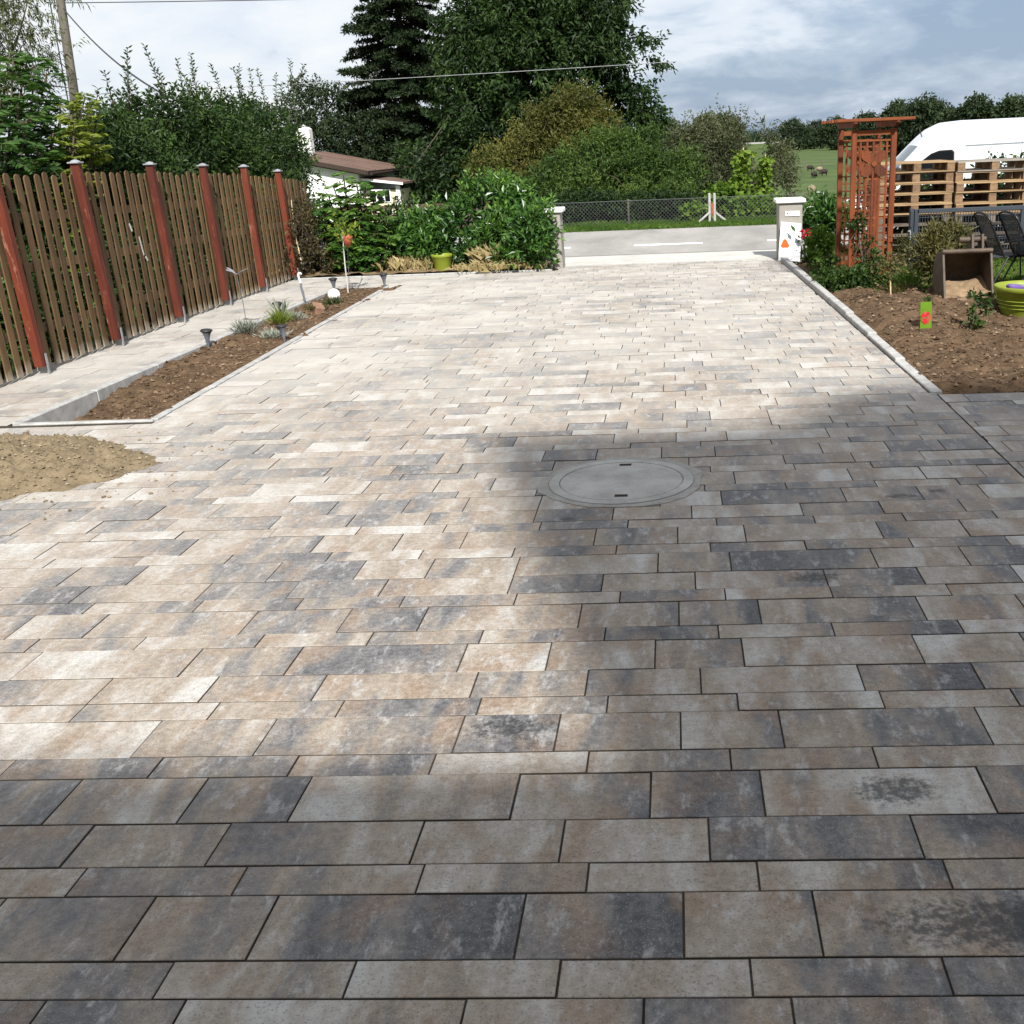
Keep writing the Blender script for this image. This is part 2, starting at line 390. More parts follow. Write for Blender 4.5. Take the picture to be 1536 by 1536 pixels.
M['blackplastic'] = m_plain('black plastic', (.02, .02, .021), .5, .4)
M['greyplastic'] = m_plain('grey plastic', (.20, .215, .235), .5, .4, 0, .1)
M['tyre'] = m_plain('tyre rubber', (.02, .02, .02), .8, .3)
M['lime'] = m_plain('lime green plastic', (.19, .23, .022), .5, .35, 0, .15, 5)
M['purple'] = m_plain('purple plastic', (.13, .08, .26), .5, .4)
M['steel'] = m_two('rusty digger steel', (.035, .023, .015), (.095, .064, .04), 9, .65, .4, .4, .003, (1, 1, 1), (.24, .16, .09))
M['muddy'] = m_two('dry mud', (.15, .1, .058), (.29, .205, .125), 14, .95, .1)
M['lampgrey'] = m_plain('grey lamp plastic', (.11, .12, .135), .5, .4, 0, .3)
M['globe'] = m_plain('white globe', (.78, .77, .72), .35, .5, 0, .04, 6)
M['house'] = m_two('white render', (.62, .62, .58), (.8, .8, .77), 1.3, .85, .2, .2, .01)
M['cream'] = m_two('cream boarding', (.5, .45, .31), (.62, .57, .42), 2, .8, .2, .2, .01)
M['roof'] = m_two('brown roof felt', (.085, .05, .038), (.17, .115, .09), 1.4, .8, .25, .4, .02, (.5, 3, 1))
M['darktrim'] = m_plain('dark trim', (.035, .022, .015), .7, .3)
M['bark'] = m_two('bark', (.045, .034, .024), (.13, .1, .075), 7, .95, .15, .9, .02, (4, 4, 1))
M['palebark'] = m_two('pale bark', (.3, .28, .25), (.55, .53, .49), 8, .9, .2, .4, .01)
M['oldpole'] = m_wood('grey utility pole', (.06, .053, .043), (.14, .125, .1), 'z', .9, .4)
M['cane'] = m_plain('bamboo cane', (.55, .43, .26), .6, .3)
M['wire'] = m_plain('cable', (.018, .018, .02), .5, .4)
M['palewire'] = m_plain('aluminium line', (.22, .225, .225), .5, .4, .3)
M['galv'] = m_plain('galvanised wire', (.12, .125, .125), .5, .4, .3)
M['redclay'] = m_plain('clay', (.22, .13, .085), .85, .2)
M['orange'] = m_plain('orange print', (.55, .075, .01), .7, .15, 0, .05)
M['greyprint'] = m_plain('grey print', (.3, .3, .3), .6, .3)
M['panel'] = m_plain('white panel', (.6, .6, .59), .5, .3, 0, .04, 5)
M['pillar'] = m_two('grey beige render', (.22, .205, .18), (.3, .283, .252), 3, .85, .2, .3, .004)
M['redflower'] = m_plain('red petals', (.42, .012, .02), .5, .4, 0, .3, 60)
M['rust_red'] = m_plain('rust red ornament', (.32, .075, .035), .6, .3, 0, .3, 30)
M['taggreen'] = m_plain('green printed tag', (.085, .16, .01), .8, .1, 0, .1)
M['wool'] = m_two('sheep wool', (.15, .115, .075), (.27, .22, .155), 9, .95, .1)
M['darkwool'] = m_two('dark wool', (.02, .016, .013), (.055, .045, .038), 9, .95, .1)
M['brownfence'] = m_wood('brown picket', (.06, .035, .022), (.14, .085, .055), 'z', .8)
def m_glass():
    s = NT('tinted window glass'); s.fin((.006, .007, .008), .12, .12); return s.m
M['glass'] = m_glass()
def m_windscreen():
    s = NT('windscreen glass'); s.fin((.10, .115, .125), .06, .9); return s.m
M['windscreen'] = m_windscreen()

LF = dict(
 walnut=m_leaf('walnut leaf', (.010, .022, .007), (.026, .052, .013), (.06, .10, .026)),
 spruce=m_leaf('spruce needle', (.006, .012, .005), (.015, .027, .010), (.036, .055, .02), .1, .7, .15),
 yellow=m_leaf('yellowing leaf', (.045, .05, .011), (.10, .105, .024), (.19, .16, .045)),
 shrub=m_leaf('shrub leaf', (.013, .032, .006), (.038, .075, .014), (.11, .16, .034)),
 grey=m_leaf('grey green leaf', (.03, .037, .017), (.075, .085, .04), (.16, .165, .09)),
 bean=m_leaf('bean leaf', (.055, .105, .012), (.12, .2, .022), (.23, .31, .045), .45),
 plum=m_leaf('plum leaf', (.012, .028, .008), (.032, .062, .014), (.085, .14, .032)),
 sumac=m_leaf('sumac leaf', (.022, .066, .012), (.05, .13, .02), (.13, .23, .035), .42),
 darksumac=m_leaf('dark sumac leaf', (.010, .032, .010), (.027, .07, .018), (.075, .145, .03), .4),
 lime=m_leaf('lime leaf', (.085, .115, .015), (.16, .21, .03), (.27, .31, .055), .45),
 laurel=m_leaf('laurel leaf', (.014, .045, .009), (.04, .1, .017), (.125, .23, .035), .28, .35, .4),
 dry=m_leaf('dry leaf', (.04, .032, .016), (.085, .07, .028), (.16, .15, .05)),
 willow=m_leaf('willow leaf', (.035, .046, .018), (.08, .095, .035), (.15, .16, .07)),
 straw=m_leaf('straw', (.2, .145, .06), (.36, .28, .13), (.5, .42, .22), .3, .7, .2),
 grass=m_leaf('grass blade', (.03, .065, .01), (.075, .14, .022), (.15, .22, .045), .4, .6, .25),
 lavender=m_leaf('grey lavender', (.1, .11, .09), (.22, .24, .2), (.36, .38, .33), .2, .7, .2),
 bronze=m_leaf('bronze leaf', (.04, .042, .015), (.095, .088, .03), (.19, .16, .06)),
 far=m_leaf('far tree leaf', (.012, .022, .010), (.028, .044, .018), (.055, .078, .032), .2, .7, .2),
 clod=m_leaf('soil crumb', (.034, .021, .012), (.108, .07, .042), (.23, .17, .118), .0, .95, .1),
)

# ------------------------------------------------------------------ foliage
def unit(v): return v / np.maximum(np.linalg.norm(v, axis=-1, keepdims=True), 1e-9)
def leaf_mesh(name, P, D, ln, wd, tone, rng, fold=.25, droop=0.0, up=.35):
    """one folded diamond leaf per point P growing along D"""
    n = len(P); D = unit(D); ln = np.broadcast_to(ln, n)[:, None]; wd = np.broadcast_to(wd, n)[:, None]
    R_ = rng.normal(size=(n, 3)); R_[:, 2] += up * 3
    S = unit(np.cross(D, R_)); U = np.cross(S, D)
    tip = P + D * ln; tip[:, 2] -= (droop * ln)[:, 0]
    mid = P + D * ln * .45; mid[:, 2] -= (droop * ln * .25)[:, 0]
    a = mid + S * wd * .5 + U * wd * fold; b = mid - S * wd * .5 + U * wd * fold
    V = np.stack([P, a, tip, b], 1).reshape(-1, 3); Fq = np.arange(4 * n).reshape(n, 4)
    return V, Fq, np.repeat(np.clip(tone, 0, 1), 4)
class Lumpy:
    def __init__(s, rng, k=5, lo=.8, hi=2.6):
        s.w = rng.normal(size=(k, 3)) * rng.uniform(lo, hi, size=(k, 1)); s.p = rng.uniform(0, 6.28, k)
    def __call__(s, P): return np.sin(P @ s.w.T + s.p).mean(1)
def crown_points(rng, lumps, n, shell=.5, gap=-.25, freq=(.8, 2.6), rough=.16):
    L = np.array(lumps, float); wt = (L[:, 3] * L[:, 4] + L[:, 4] * L[:, 5] + L[:, 3] * L[:, 5]); idx = rng.choice(len(L), n, p=wt / wt.sum())
    d = unit(rng.normal(size=(n, 3))); nb = Lumpy(rng, 6, 2.5, 6)
    r = (shell ** 3 + (1 - shell ** 3) * rng.random(n)) ** (1 / 3); r = r * (1 + rough * 2 * nb(d + idx[:, None] * 3.1))
    P = L[idx, :3] + d * L[idx, 3:6] * r[:, None]
    keep = Lumpy(rng, 6, *freq)(P) > gap + rng.normal(size=n) * .12
    return P[keep], d[keep], idx[keep]
def crown_mesh(name, rng, lumps, n_twig, per, twig, leaf, wid, shell=.5, gap=-.25, upb=.5, freq=(.8, 2.6), org=(0, 0, 0), tonebias=0., droop=.15, spread=.9, zmin=None, rough=.16):
    P, d, idx = crown_points(rng, lumps, n_twig, shell, gap, freq, rough)
    if zmin is not None: k = P[:, 2] > zmin; P, d, idx = P[k], d[k], idx[k]
    td = d * .8 + rng.normal(size=P.shape) * .55; td[:, 2] += upb; td = unit(td)
    t = rng.random((len(P), per)); t.sort(1)
    Q = P[:, None] + td[:, None] * (t * twig)[..., None]
    Q = Q + rng.normal(size=Q.shape) * leaf * .25
    ld = td[:, None] * .55 + rng.normal(size=Q.shape) * spread * .6
    lump_t = rng.normal(size=len(lumps)) * .07
    cl = Lumpy(rng, 6, 1.5, 5)(P)
    tone = .40 + tonebias + cl[:, None] * .42 + lump_t[idx][:, None] + rng.normal(size=t.shape) * .14 + (t - .5) * .22
    V, Fq, T = leaf_mesh(name, Q.reshape(-1, 3), ld.reshape(-1, 3), leaf * rng.uniform(.6, 1.25, Q.shape[0] * per), wid * rng.uniform(.7, 1.2, Q.shape[0] * per), tone.ravel(), rng, droop=droop)
    return np_mesh(name, V - np.array(org), Fq, {'tone': T})
def limbs(mb, rng, base, top, r0, targets, r1=.4):
    base = np.array(base, float); top = np.array(top, float); pts = []
    for i in range(7):
        t = i / 6; q = base + (top - base) * t + rng.normal(size=3) * np.array([1, 1, .2]) * r0 * .5 * (i > 0); pts.append(q)
    mb.tube(pts, [r0 * (1.25 if i == 0 else 1 - .75 * i / 6) for i in range(7)], 9)
    for g in targets:
        k = rng.integers(2, 6); s = pts[k]; g = np.array(g, float); mid = (s + g) / 2 + rng.normal(size=3) * .12 * np.linalg.norm(g - s); mid[2] += .08 * np.linalg.norm(g - s)
        rr = r0 * (1 - .75 * k / 6) * .6
        mb.tube([s, (s + mid) / 2, mid, (mid + g) / 2 + rng.normal(size=3) * .05, g], [rr, rr * .85, rr * .6, rr * .4, rr * .15], 6)
def tree(name, label, cat, base, lumps, leafmat, n_twig, per, twig, leaf, wid, seed, trunk_r=.12, trunk_top=None, group=None, bark='bark', n_limb=10, part=('trunk', 'crown'), **kw):
    rng = np.random.default_rng(seed); t = thing(name, label, cat, tuple(base), group)
    L = np.array(lumps, float)
    if trunk_top is None: c = L[:, :3].mean(0); trunk_top = (c[0], c[1], L[:, 2].max())
    mb = MB(); P, d, _ = crown_points(rng, lumps, n_limb, .3, -9); limbs(mb, rng, base, trunk_top, trunk_r, P)
    mb.build(part[0], M[bark], t)
    me = crown_mesh(part[1], rng, lumps, n_twig, per, twig, leaf, wid, org=base, **kw)
    put(part[1], me, LF[leafmat], t, base); return t
def shoots(rng, starts, dirs, length, n_leaf, leaf, wid, tone=.45, tilt=.9):
    """upright shoots carrying leaves all the way up -> (leaf V,F,T), list of stems"""
    P = []; D = []; T = []; stems = []
    for s, d, L in zip(starts, dirs, length):
        s = np.array(s); d = unit(np.array(d, float)); bend = rng.normal(size=3) * .12 * L; bend[2] = 0
        f = lambda u: s + d * L * u + bend * u * u
        stems.append([f(u) for u in (0, .35, .7, 1.)])
        n = max(4, int(n_leaf * L))
        for i in range(n):
            u = (i + rng.random()) / n; a = i * 2.4 + rng.random() * .5; o = np.array([math.cos(a), math.sin(a), .0])
            P.append(f(u)); D.append(o * tilt + d * .7 + rng.normal(size=3) * .15); T.append(tone + .3 * (u - .5) + rng.normal() * .1)
    P = np.array(P); V, Fq, TT = leaf_mesh('s', P, np.array(D), leaf * rng.uniform(.6, 1.1, len(P)), wid * rng.uniform(.8, 1.1, len(P)), np.array(T), rng, droop=.1)
    return V, Fq, TT, stems
def join(parts):
    Vs = []; Fs = []; Ts = []; b = 0
    for V, Fq, T in parts: Vs.append(V); Fs.append(Fq + b); Ts.append(T); b += len(V)
    return np.concatenate(Vs), np.concatenate(Fs), np.concatenate(Ts)
def frond_points(rng, base, direction, length, pairs, leaf, wid, tone, sag=.35):
    """one pinnate leaf"""
    base = np.array(base, float); d = unit(np.array(direction, float)); side = unit(np.cross(d, np.array([0, 0, 1.0]) + rng.normal(size=3) * .15)); upv = np.cross(side, d)
    P = []; D = []; LN = []; line = []
    for i in range(pairs + 1):
        u = (i + 1) / (pairs + 1); c = base + d * length * u + np.array([0, 0, -sag * length * u * u]); line.append(c)
        k = math.sin(math.pi * min(.98, .18 + .82 * u)) ** .6
        for sgn in (-1, 1):
            P.append(c); D.append(side * sgn + d * .45 + np.array([0, 0, -.25 - .2 * u]) + rng.normal(size=3) * .1); LN.append(leaf * (.45 + .6 * k))
    return np.array(P), np.array(D), np.array(LN), np.full(len(P), tone) + rng.normal(size=len(P)) * .07, line
def pinnate_plant(name, label, cat, base, tips, n_frond, flen, leaf, wid, mat, seed, group=None, sag=.35, pairs=9):
    rng = np.random.default_rng(seed); t = thing(name, label, cat, tuple(base), group); base = np.array(base); stem = MB(); PP = []; DD = []; LL = []; TT = []
    for tp in tips:
        tp = np.array(tp); mid = (base + tp) / 2 + rng.normal(size=3) * .06
        stem.tube([base + rng.normal(size=3) * np.array([.05, .05, 0]), mid, tp], [.022, .016, .008], 6)
        for i in range(n_frond):
            u = .25 + .75 * (i + rng.random()) / n_frond; c = base + (tp - base) * u; a = i * 2.4 + rng.random()
            el = .15 + .75 * u * u * rng.uniform(.6, 1.1)
            d = np.array([math.cos(a), math.sin(a), el]); fl = flen * rng.uniform(.7, 1.1) * (1.05 - .3 * u)
            P, D, LN, T, line = frond_points(rng, c, d, fl, pairs, leaf, wid, .25 + .5 * u + rng.normal() * .12, sag)
            PP.append(P); DD.append(D); LL.append(LN); TT.append(T); stem.tube(line[::3] + [line[-1]], .003, 4, False)
    P = np.concatenate(PP); V, Fq, T = leaf_mesh(name, P, np.concatenate(DD), np.concatenate(LL), wid, np.concatenate(TT), rng, up=.6, fold=.12)
    stem.build('stem', M['bark'], t); put('foliage', np_mesh('foliage', V - np.array(t.location), Fq, {'tone': T}), LF[mat], t, tuple(t.location)); return t
def blades(name, rng, P, h, w, lean, tone):
    n = len(P); h = np.broadcast_to(h, n)[:, None]; a = rng.random(n) * 6.283; o = np.stack([np.cos(a), np.sin(a), np.zeros(n)], 1)
    s = np.stack([-o[:, 1], o[:, 0], np.zeros(n)], 1) * w / 2; l = (rng.random(n) * lean)[:, None]
    up = np.array([0, 0, 1.0]); m = P + up * h * .55 + o * h * l * .3; tip = P + up * h * (1 - .35 * l) + o * h * l
    V = np.stack([P - s, P + s, m + s * .7, tip, m - s * .7], 1).reshape(-1, 3)
    return np_mesh(name, V, np.arange(5 * n).reshape(n, 5), {'tone': np.repeat(np.clip(tone, 0, 1), 5)})

# ------------------------------------------------------------------ terrain and paving
def sm(a, b, v): t = np.clip((v - a) / (b - a), 0, 1); return t * t * (3 - 2 * t)
def terrain_z(x, y):
    x = np.asarray(x, float); y = np.asarray(y, float)
    z = -.34 + .26 * sm(13.5, 15.8, y) + .09 * sm(20.2, 20.9, y) - 1.35 * sm(22.6, 31, y) - 1.3 * sm(31, 115, y)
    return z + .10 * (fbm(x * .35, y * .35, 3, 3) - .5) * sm(22, 30, y)
def grid_mesh(name, xs, ys, zf, smooth=True):
    X, Y = np.meshgrid(xs, ys); Z = zf(X, Y); V = np.stack([X, Y, Z], -1).reshape(-1, 3); nx = len(xs); ny = len(ys)
    i, j = np.meshgrid(np.arange(nx - 1), np.arange(ny - 1)); a = (j * nx + i).ravel()
    return np_mesh(name, V, np.stack([a, a + 1, a + 1 + nx, a + nx], 1), smooth=smooth)
gx = np.concatenate([-np.geomspace(2600, 12, 44), np.linspace(-11, 14, 26), np.geomspace(15, 2600, 44)])
gy = np.concatenate([np.linspace(-30, 13, 12), np.linspace(13.5, 34, 56), np.geomspace(35, 4200, 70)])
tag(put('ground', grid_mesh('ground', gx, gy, terrain_z), M['meadow']), kind='structure')

JOINT = .0050
def edge_right(y): return np.interp(y, [0, 6.62, 6.63, 14.9], [1.655, 1.655, 1.615, 1.42])
def edge_left(y): return np.interp(y, [0, 6.56, 6.57, 13.36, 13.37, 14.42, 14.43, 16], [-6.4, -6.4, -3.42, -3.60, -5.40, -5.40, -1.60, -1.60])
# the laying module: five rows, each with its own run of lengths and start
PATTERN = [(.1055, -.703, (.432, .392, .392)), (.205, -1.237, (.288, .572, .357)), (.105, -1.057, (.430, .392, .394)),
           (.170, -1.165, (.499, .358, .359)), (.206, -1.318, (.290, .572, .355))]
MOD = 1.2165
def stone_arrays(x0, x1, y0, y1, rng, jit=1.0):
    g = JOINT / 2; a, b, c, d = x0 + g, x1 - g, y0 + g, y1 - g
    cx, cy = (a + b) / 2, (c + d) / 2; ch = .0014; lift = rng.normal() * .0011 * jit; tx, ty = rng.normal(size=2) * .0026 * jit; rot = rng.normal() * .0012 * jit
    V = []
    for z, i in ((-.045, 0), (-.0014, 0), (0, ch)):
        for X, Y in ((a + i, c + i), (b - i, c + i), (b - i, d - i), (a + i, d - i)):
            ux, uy = X - cx, Y - cy; V.append((cx + ux - rot * uy, cy + uy + rot * ux, z + lift + tx * ux + ty * uy))
    Fq = [(8, 9, 10, 11)]
    for r in (0, 4):
        for k in range(4): Fq.append((r + k, r + (k + 1) % 4, r + 4 + (k + 1) % 4, r + 4 + k))
    return np.array(V), np.array(Fq)
MAN_C, MAN_R = (-.295, 5.0), .378
def lay_rows(y_start, y_end, lo, hi, rng, pattern, xoff=0., k0=0, seedbase=0.):
    out = []; y = y_start; k = k0
    while y < y_end - .03:
        h, xs, lens = pattern[k % 5]; y1 = min(y + h, y_end); L = lo(y + h / 2); Rr = hi(y + h / 2)
        x = xs + xoff - MOD * math.ceil((xs + xoff - L) / MOD + 1); seq = list(lens); i = 0
        while x < Rr:
            if i % 3 == 0:
                seq = list(lens)
                if rng.random() < .18: j = rng.integers(0, 2); seq[j], seq[j + 1] = seq[j + 1], seq[j]
            nx = x + seq[i % 3]; a, b = max(x, L), min(nx, Rr)
            if b - a > .018: out.append((a, b, y, y1, k % 5))
            x = nx; i += 1
        y = y1; k += 1
    return out
rng = np.random.default_rng(3)
stones = lay_rows(1.646 - .795 * 2 - .0, 14.86, edge_left, edge_right, rng, PATTERN)
def near_manhole(s):
    cx = min(max(MAN_C[0], s[0]), s[1]); cy = min(max(MAN_C[1], s[2]), s[3]); far = max(math.hypot(X - MAN_C[0], Y - MAN_C[1]) for X in s[:2] for Y in s[2:4])
    return far < MAN_R + .01
stones = [s for s in stones if not near_manhole(s)]
def seen(s):
    if s[3] < .8: return False
    for X in (s[0], (s[0] + s[1]) / 2, s[1]):
        for Y in (max(s[2], .7), s[3]):
            u, v = project((X, Y, 0))
            if -4 < u < 1540 and -4 < v < 1540: return True
    return False
ALONG = np.array([0, 1, 1, 0] * 3, float)
def pave(root, items, n_single, rng):
    items = sorted([s for s in items if seen(s)], key=lambda s: s[2]) + [s for s in items if not seen(s)]
    jv, jf, js, b = [], [], [], 0; count = 0
    for n, s in enumerate(items):
        V, Fq = stone_arrays(*s[:4], rng); sd = rng.random()
        if n < n_single and seen(s):
            org = ((s[0] + s[1]) / 2, (s[2] + s[3]) / 2, 0.0)
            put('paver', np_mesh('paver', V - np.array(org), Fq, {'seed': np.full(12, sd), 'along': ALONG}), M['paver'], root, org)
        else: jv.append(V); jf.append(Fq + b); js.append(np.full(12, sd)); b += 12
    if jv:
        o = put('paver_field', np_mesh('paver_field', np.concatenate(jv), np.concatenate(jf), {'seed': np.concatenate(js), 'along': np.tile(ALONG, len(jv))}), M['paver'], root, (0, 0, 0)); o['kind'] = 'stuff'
def sheet(name, polys, z, mat, kind='structure'):
    mb = MB()
    for p in polys: mb._add([(x, y, z) for x, y in p], [tuple(range(len(p)))])
    o = mb.build(name, mat); tag(o, kind=kind); return o
drive = sheet('driveway', [[(-6.4, -3), (1.655, -3), (1.655, 6.56), (-6.4, 6.56)], [(-3.42, 6.56), (1.63, 6.56), (1.42, 14.87), (-1.6, 14.87), (-1.6, 14.43), (-3.61, 14.43)], [(-5.42, 13.361), (-3.61, 13.361), (-3.61, 14.43), (-5.42, 14.43)]], -.0045, M['joint'])
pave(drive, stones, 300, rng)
side = sheet('side_paving', [[(1.655, -3), (8, -3), (8, 6.66), (1.655, 6.66)]], -.0048, M['joint'])
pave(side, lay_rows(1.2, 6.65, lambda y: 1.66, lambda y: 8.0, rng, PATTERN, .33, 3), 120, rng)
path = sheet('path', [[(-5.42, 6.561), (-4.43, 6.561), (-4.32, 13.36), (-5.42, 13.36)]], -.0046, M['joint'])
path_p = [(.2, -5.17, (.30, .28, .26)), (.17, -5.17, (.36, .48, .4)), (.1, -5.17, (.4, .42, .4)), (.2, -5.17, (.28, .3, .3)), (.17, -5.17, (.44, .34, .4))]
pave(path, lay_rows(6.56, 13.33, lambda y: -5.40, lambda y: np.interp(y, [6.56, 13.4], [-4.425, -4.335]), rng, path_p, .0, 1), 130, rng)

# kerbs, each stone its own piece
def kerb(name, a, b, w, ztop, zbot, n, mat):
    a = np.array(a, float); b = np.array(b, float); root = thing(name, None, None, (*((a + b) / 2), 0)); root['kind'] = 'structure'
    ang = math.atan2(b[1] - a[1], b[0] - a[0]); L = np.linalg.norm(b - a) / n
    for i in range(n):
        c = a + (b - a) * (i + .5) / n; zt = ztop(i / max(1, n - 1)) + rng.normal() * .0015
        MB().box((c[0], c[1], (zt + zbot) / 2), (L - .006, w, zt - zbot), ang + rng.normal() * .002, ch=.006).build('kerb_stone', mat, root, (c[0], c[1], 0))
    return root
kerb('kerb', (1.665, 6.70), (1.465, 14.75), .075, lambda t: .012 + .045 * min(1, t * 2.2), -.2, 8, M['kerb'])
kerb('bed_kerb', (-4.39, 6.60), (-4.30, 13.3), .065, lambda t: .008, -.3, 7, M['kerb'])
kerb('bed_edging', (-3.455, 6.60), (-3.632, 13.3), .055, lambda t: .006, -.2, 7, M['kerb'])
kerb('bed_end_edging', (-3.45, 6.60), (-4.36, 6.60), .05, lambda t: .004, -.2, 1, M['kerb'])
kerb('back_bed_edging', (-5.15, 14.455), (-1.66, 14.47), .05, lambda t: .02, -.2, 4, M['kerb'])
kerb('entrance_edging', (-1.57, 14.895), (1.40, 14.895), .06, lambda t: .004, -.2, 3, M['concrete'])

# manhole
mh = thing('manhole', 'round concrete manhole cover with two lifting slots set in the paving', 'manhole', (*MAN_C, 0))
def ring(mb, r0, r1, z0, z1, n=72, wob=0.0):
    c = Vector((*MAN_C, 0)); p = []
    for r, z in ((r0, z0), (r0, z1), (r1, z1), (r1, z0)):
        for k in range(n):
            t = 2 * math.pi * k / n; rr = r + (wob * (fbm(np.array([math.cos(t) * 3 + 5]), np.array([math.sin(t) * 3 + 5]), 3, 9)[0] - .5) if r == r1 else 0); p.append(c + Vector((rr * math.cos(t), rr * math.sin(t), z)))
    f = [(i * n + k, i * n + (k + 1) % n, ((i + 1) % 4) * n + (k + 1) % n, ((i + 1) % 4) * n + k) for i in range(4) for k in range(n)]
    mb._add(p, f)
mb = MB(); ring(mb, .366, .408, -.03, .0032, wob=.055); mb.build('mortar_bed', M['mortar'], mh)
mb = MB(); ring(mb, .312, .362, -.03, .006); mb.build('frame', M['cover'], mh)
mb = MB(); c = Vector((*MAN_C, 0)); mb.lathe(c, [(.308, -.03), (.308, .004), (.304, .006)], 72, False, True); cover = mb.build('cover', M['cover'], mh)
for dy in (-.245, .262):
    mb = MB(); mb.box((MAN_C[0] + .01, MAN_C[1] + dy, .0066), (.062, .034, .002)); lip = mb.build('lifting_slot', M['rust'], cover)
    mb = MB(); mb.bar((MAN_C[0] - .02, MAN_C[1] + dy, .0085), (MAN_C[0] + .04, MAN_C[1] + dy, .0085), .006, .004); mb.build('lifting_bar', M['steel'], cover)

# beds of soil
def soil_z(x, y): return .034 * (fbm(x * 2.3, y * 2.3, 4, 5) - .5) * 2 + .05 * np.maximum(0, fbm(x * 9, y * 9, 3, 8) - .48) * 2.2
def left_bed(x, y):
    dep = -.125 * sm(9.0, 6.6, y) * sm(-3.5, -4.1, x) - .03
    return soil_z(x, y) * sm(0, .1, np.minimum(x + 4.36, -3.43 - x) + .05) + dep
tag(put('bed_soil', grid_mesh('bed_soil', np.linspace(-4.37, -3.46, 60), np.linspace(6.6, 13.38, 330), left_bed), M['soil']), kind='structure')
def right_bed(x, y): return soil_z(x, y) * 1.3 + .02 + .12 * np.exp(-((x - 2.3) ** 2 + (y - 9.9) ** 2) / .5) - .045 * sm(6.95, 6.68, y) - .055 * sm(.26, .0, x - np.interp(y, [6.7, 14.75], [1.70, 1.50])) - .05 * sm(11, 13, y)
gsm = grid_mesh('garden_soil', np.linspace(0, 1, 190), np.concatenate([np.linspace(6.672, 11.5, 230), np.linspace(11.55, 16.1, 60)]), lambda u, y: right_bed(np.interp(y, [6.7, 14.75], [1.68, 1.48]) * (1 - u) + 9 * u, y))
for v in gsm.vertices: v.co.x = np.interp(v.co.y, [6.7, 14.75], [1.68, 1.48]) * (1 - v.co.x) + 9 * v.co.x
tag(put('garden_soil', gsm, M['soil']), kind='structure')
def back_bed(x, y): return soil_z(x, y) + .03
tag(put('back_bed_soil', grid_mesh('back_bed_soil', np.linspace(-6.2, -1.66, 90), np.linspace(14.48, 16.1, 40), back_bed), M['mulch']), kind='structure')
def crumbs(name, n, xr, yr, zf, smin, smax, label, seed, mat='clod', mask=None, tone=.45):
    r = np.random.default_rng(seed); x = r.uniform(*xr, n); y = r.uniform(*yr, n)
    if mask is not None: k = mask(x, y); x, y = x[k], y[k]
    n = len(x); s = smin * (smax / smin) ** (r.random(n) ** 2.2); z = zf(x, y)
    o = np.array([(1, 0, 0), (0, 1, 0), (-1, 0, 0), (0, -1, 0), (0, 0, .75), (0, 0, -.6)], float)
    A = r.random(n) * 6.28; ca, sa = np.cos(A), np.sin(A); V = o[None] * r.uniform(.55, 1.2, (n, 6, 1)) * s[:, None, None]
    V = np.stack([V[..., 0] * ca[:, None] - V[..., 1] * sa[:, None], V[..., 0] * sa[:, None] + V[..., 1] * ca[:, None], V[..., 2]], -1) + np.stack([x, y, z + s * .25], 1)[:, None]
    f = np.array([(0, 1, 4), (1, 2, 4), (2, 3, 4), (3, 0, 4), (1, 0, 5), (2, 1, 5), (3, 2, 5), (0, 3, 5)])
    Fq = (f[None] + (np.arange(n) * 6)[:, None, None]).reshape(-1, 3)
    T = np.repeat(np.clip(tone + r.normal(size=n) * .2, 0, 1), 6)
    ob = put(name, np_mesh(name, V.reshape(-1, 3), Fq, {'tone': T}), LF[mat]); return tag(ob, label, 'soil', None, 'stuff')
crumbs('soil_clods', 15000, (1.68, 4.6), (6.7, 11.4), right_bed, .004, .026, 'loose crumbs of brown soil in the garden bed on the right', 21)
crumbs('soil_clods', 5200, (-4.34, -3.5), (6.64, 13.3), left_bed, .005, .024, 'loose crumbs of brown soil in the long bed by the path', 22)

# sand heap spilling over the paving
def sand_h(x, y):
    dx = (x + 4.25) / 1.22; dy = (y - 5.45 - .08 * dx) / .70; ang = np.arctan2(dy, dx); r = np.hypot(dx, dy) * (1 + .55 * (fbm(np.cos(ang) * 2.6 + 7, np.sin(ang) * 2.6 + 3, 4, 31) - .5) + .12 * (fbm(x * 9, y * 9, 3, 37) - .5))
    h = .165 * np.maximum(0, 1 - r) ** .75
    h = h * (1 + 1.3 * (fbm(x * 5, y * 5, 4, 33) - .5)) + .085 * (fbm(x * 17, y * 17, 4, 35, .7) - .42) * sm(0, .05, h) + .03 * (fbm(x * 41, y * 41, 2, 39) - .4) * sm(0, .04, h)
    return np.where(r < 1, h, 0) - .002 + .0045 * sm(1.12, .9, r)
sand = put('sand_heap', grid_mesh('sand_heap', np.linspace(-5.6, -2.5, 230), np.linspace(4.4, 6.5, 170), sand_h), M['sand'])
# keep only where sand really lies
import bmesh
bm = bmesh.new(); bm.from_mesh(sand.data); bmesh.ops.delete(bm, geom=[f for f in bm.faces if max(v.co.z for v in f.verts) < .0018], context='FACES'); bm.to_mesh(sand.data); bm.free()
tag(sand, 'heap of yellow sand spilling over the paving', 'sand heap')
LF['sandgrain'] = m_leaf('sand lump', (.10, .078, .047), (.18, .142, .09), (.28, .225, .155), 0, .95, .1)
crumbs('sand_lumps', 15000, (-5.2, -2.5), (4.55, 6.3), lambda x, y: np.maximum(sand_h(x, y), 0), .002, .016, 'scattered lumps of yellow sand around the heap', 23, 'sandgrain', lambda x, y: (sand_h(x, y) > .0) | (np.random.default_rng(1).random(len(x)) < np.exp(-(((x + 4.2) / 1.5) ** 2 + ((y - 5.4) / .8) ** 2) * 1.6) * .35))

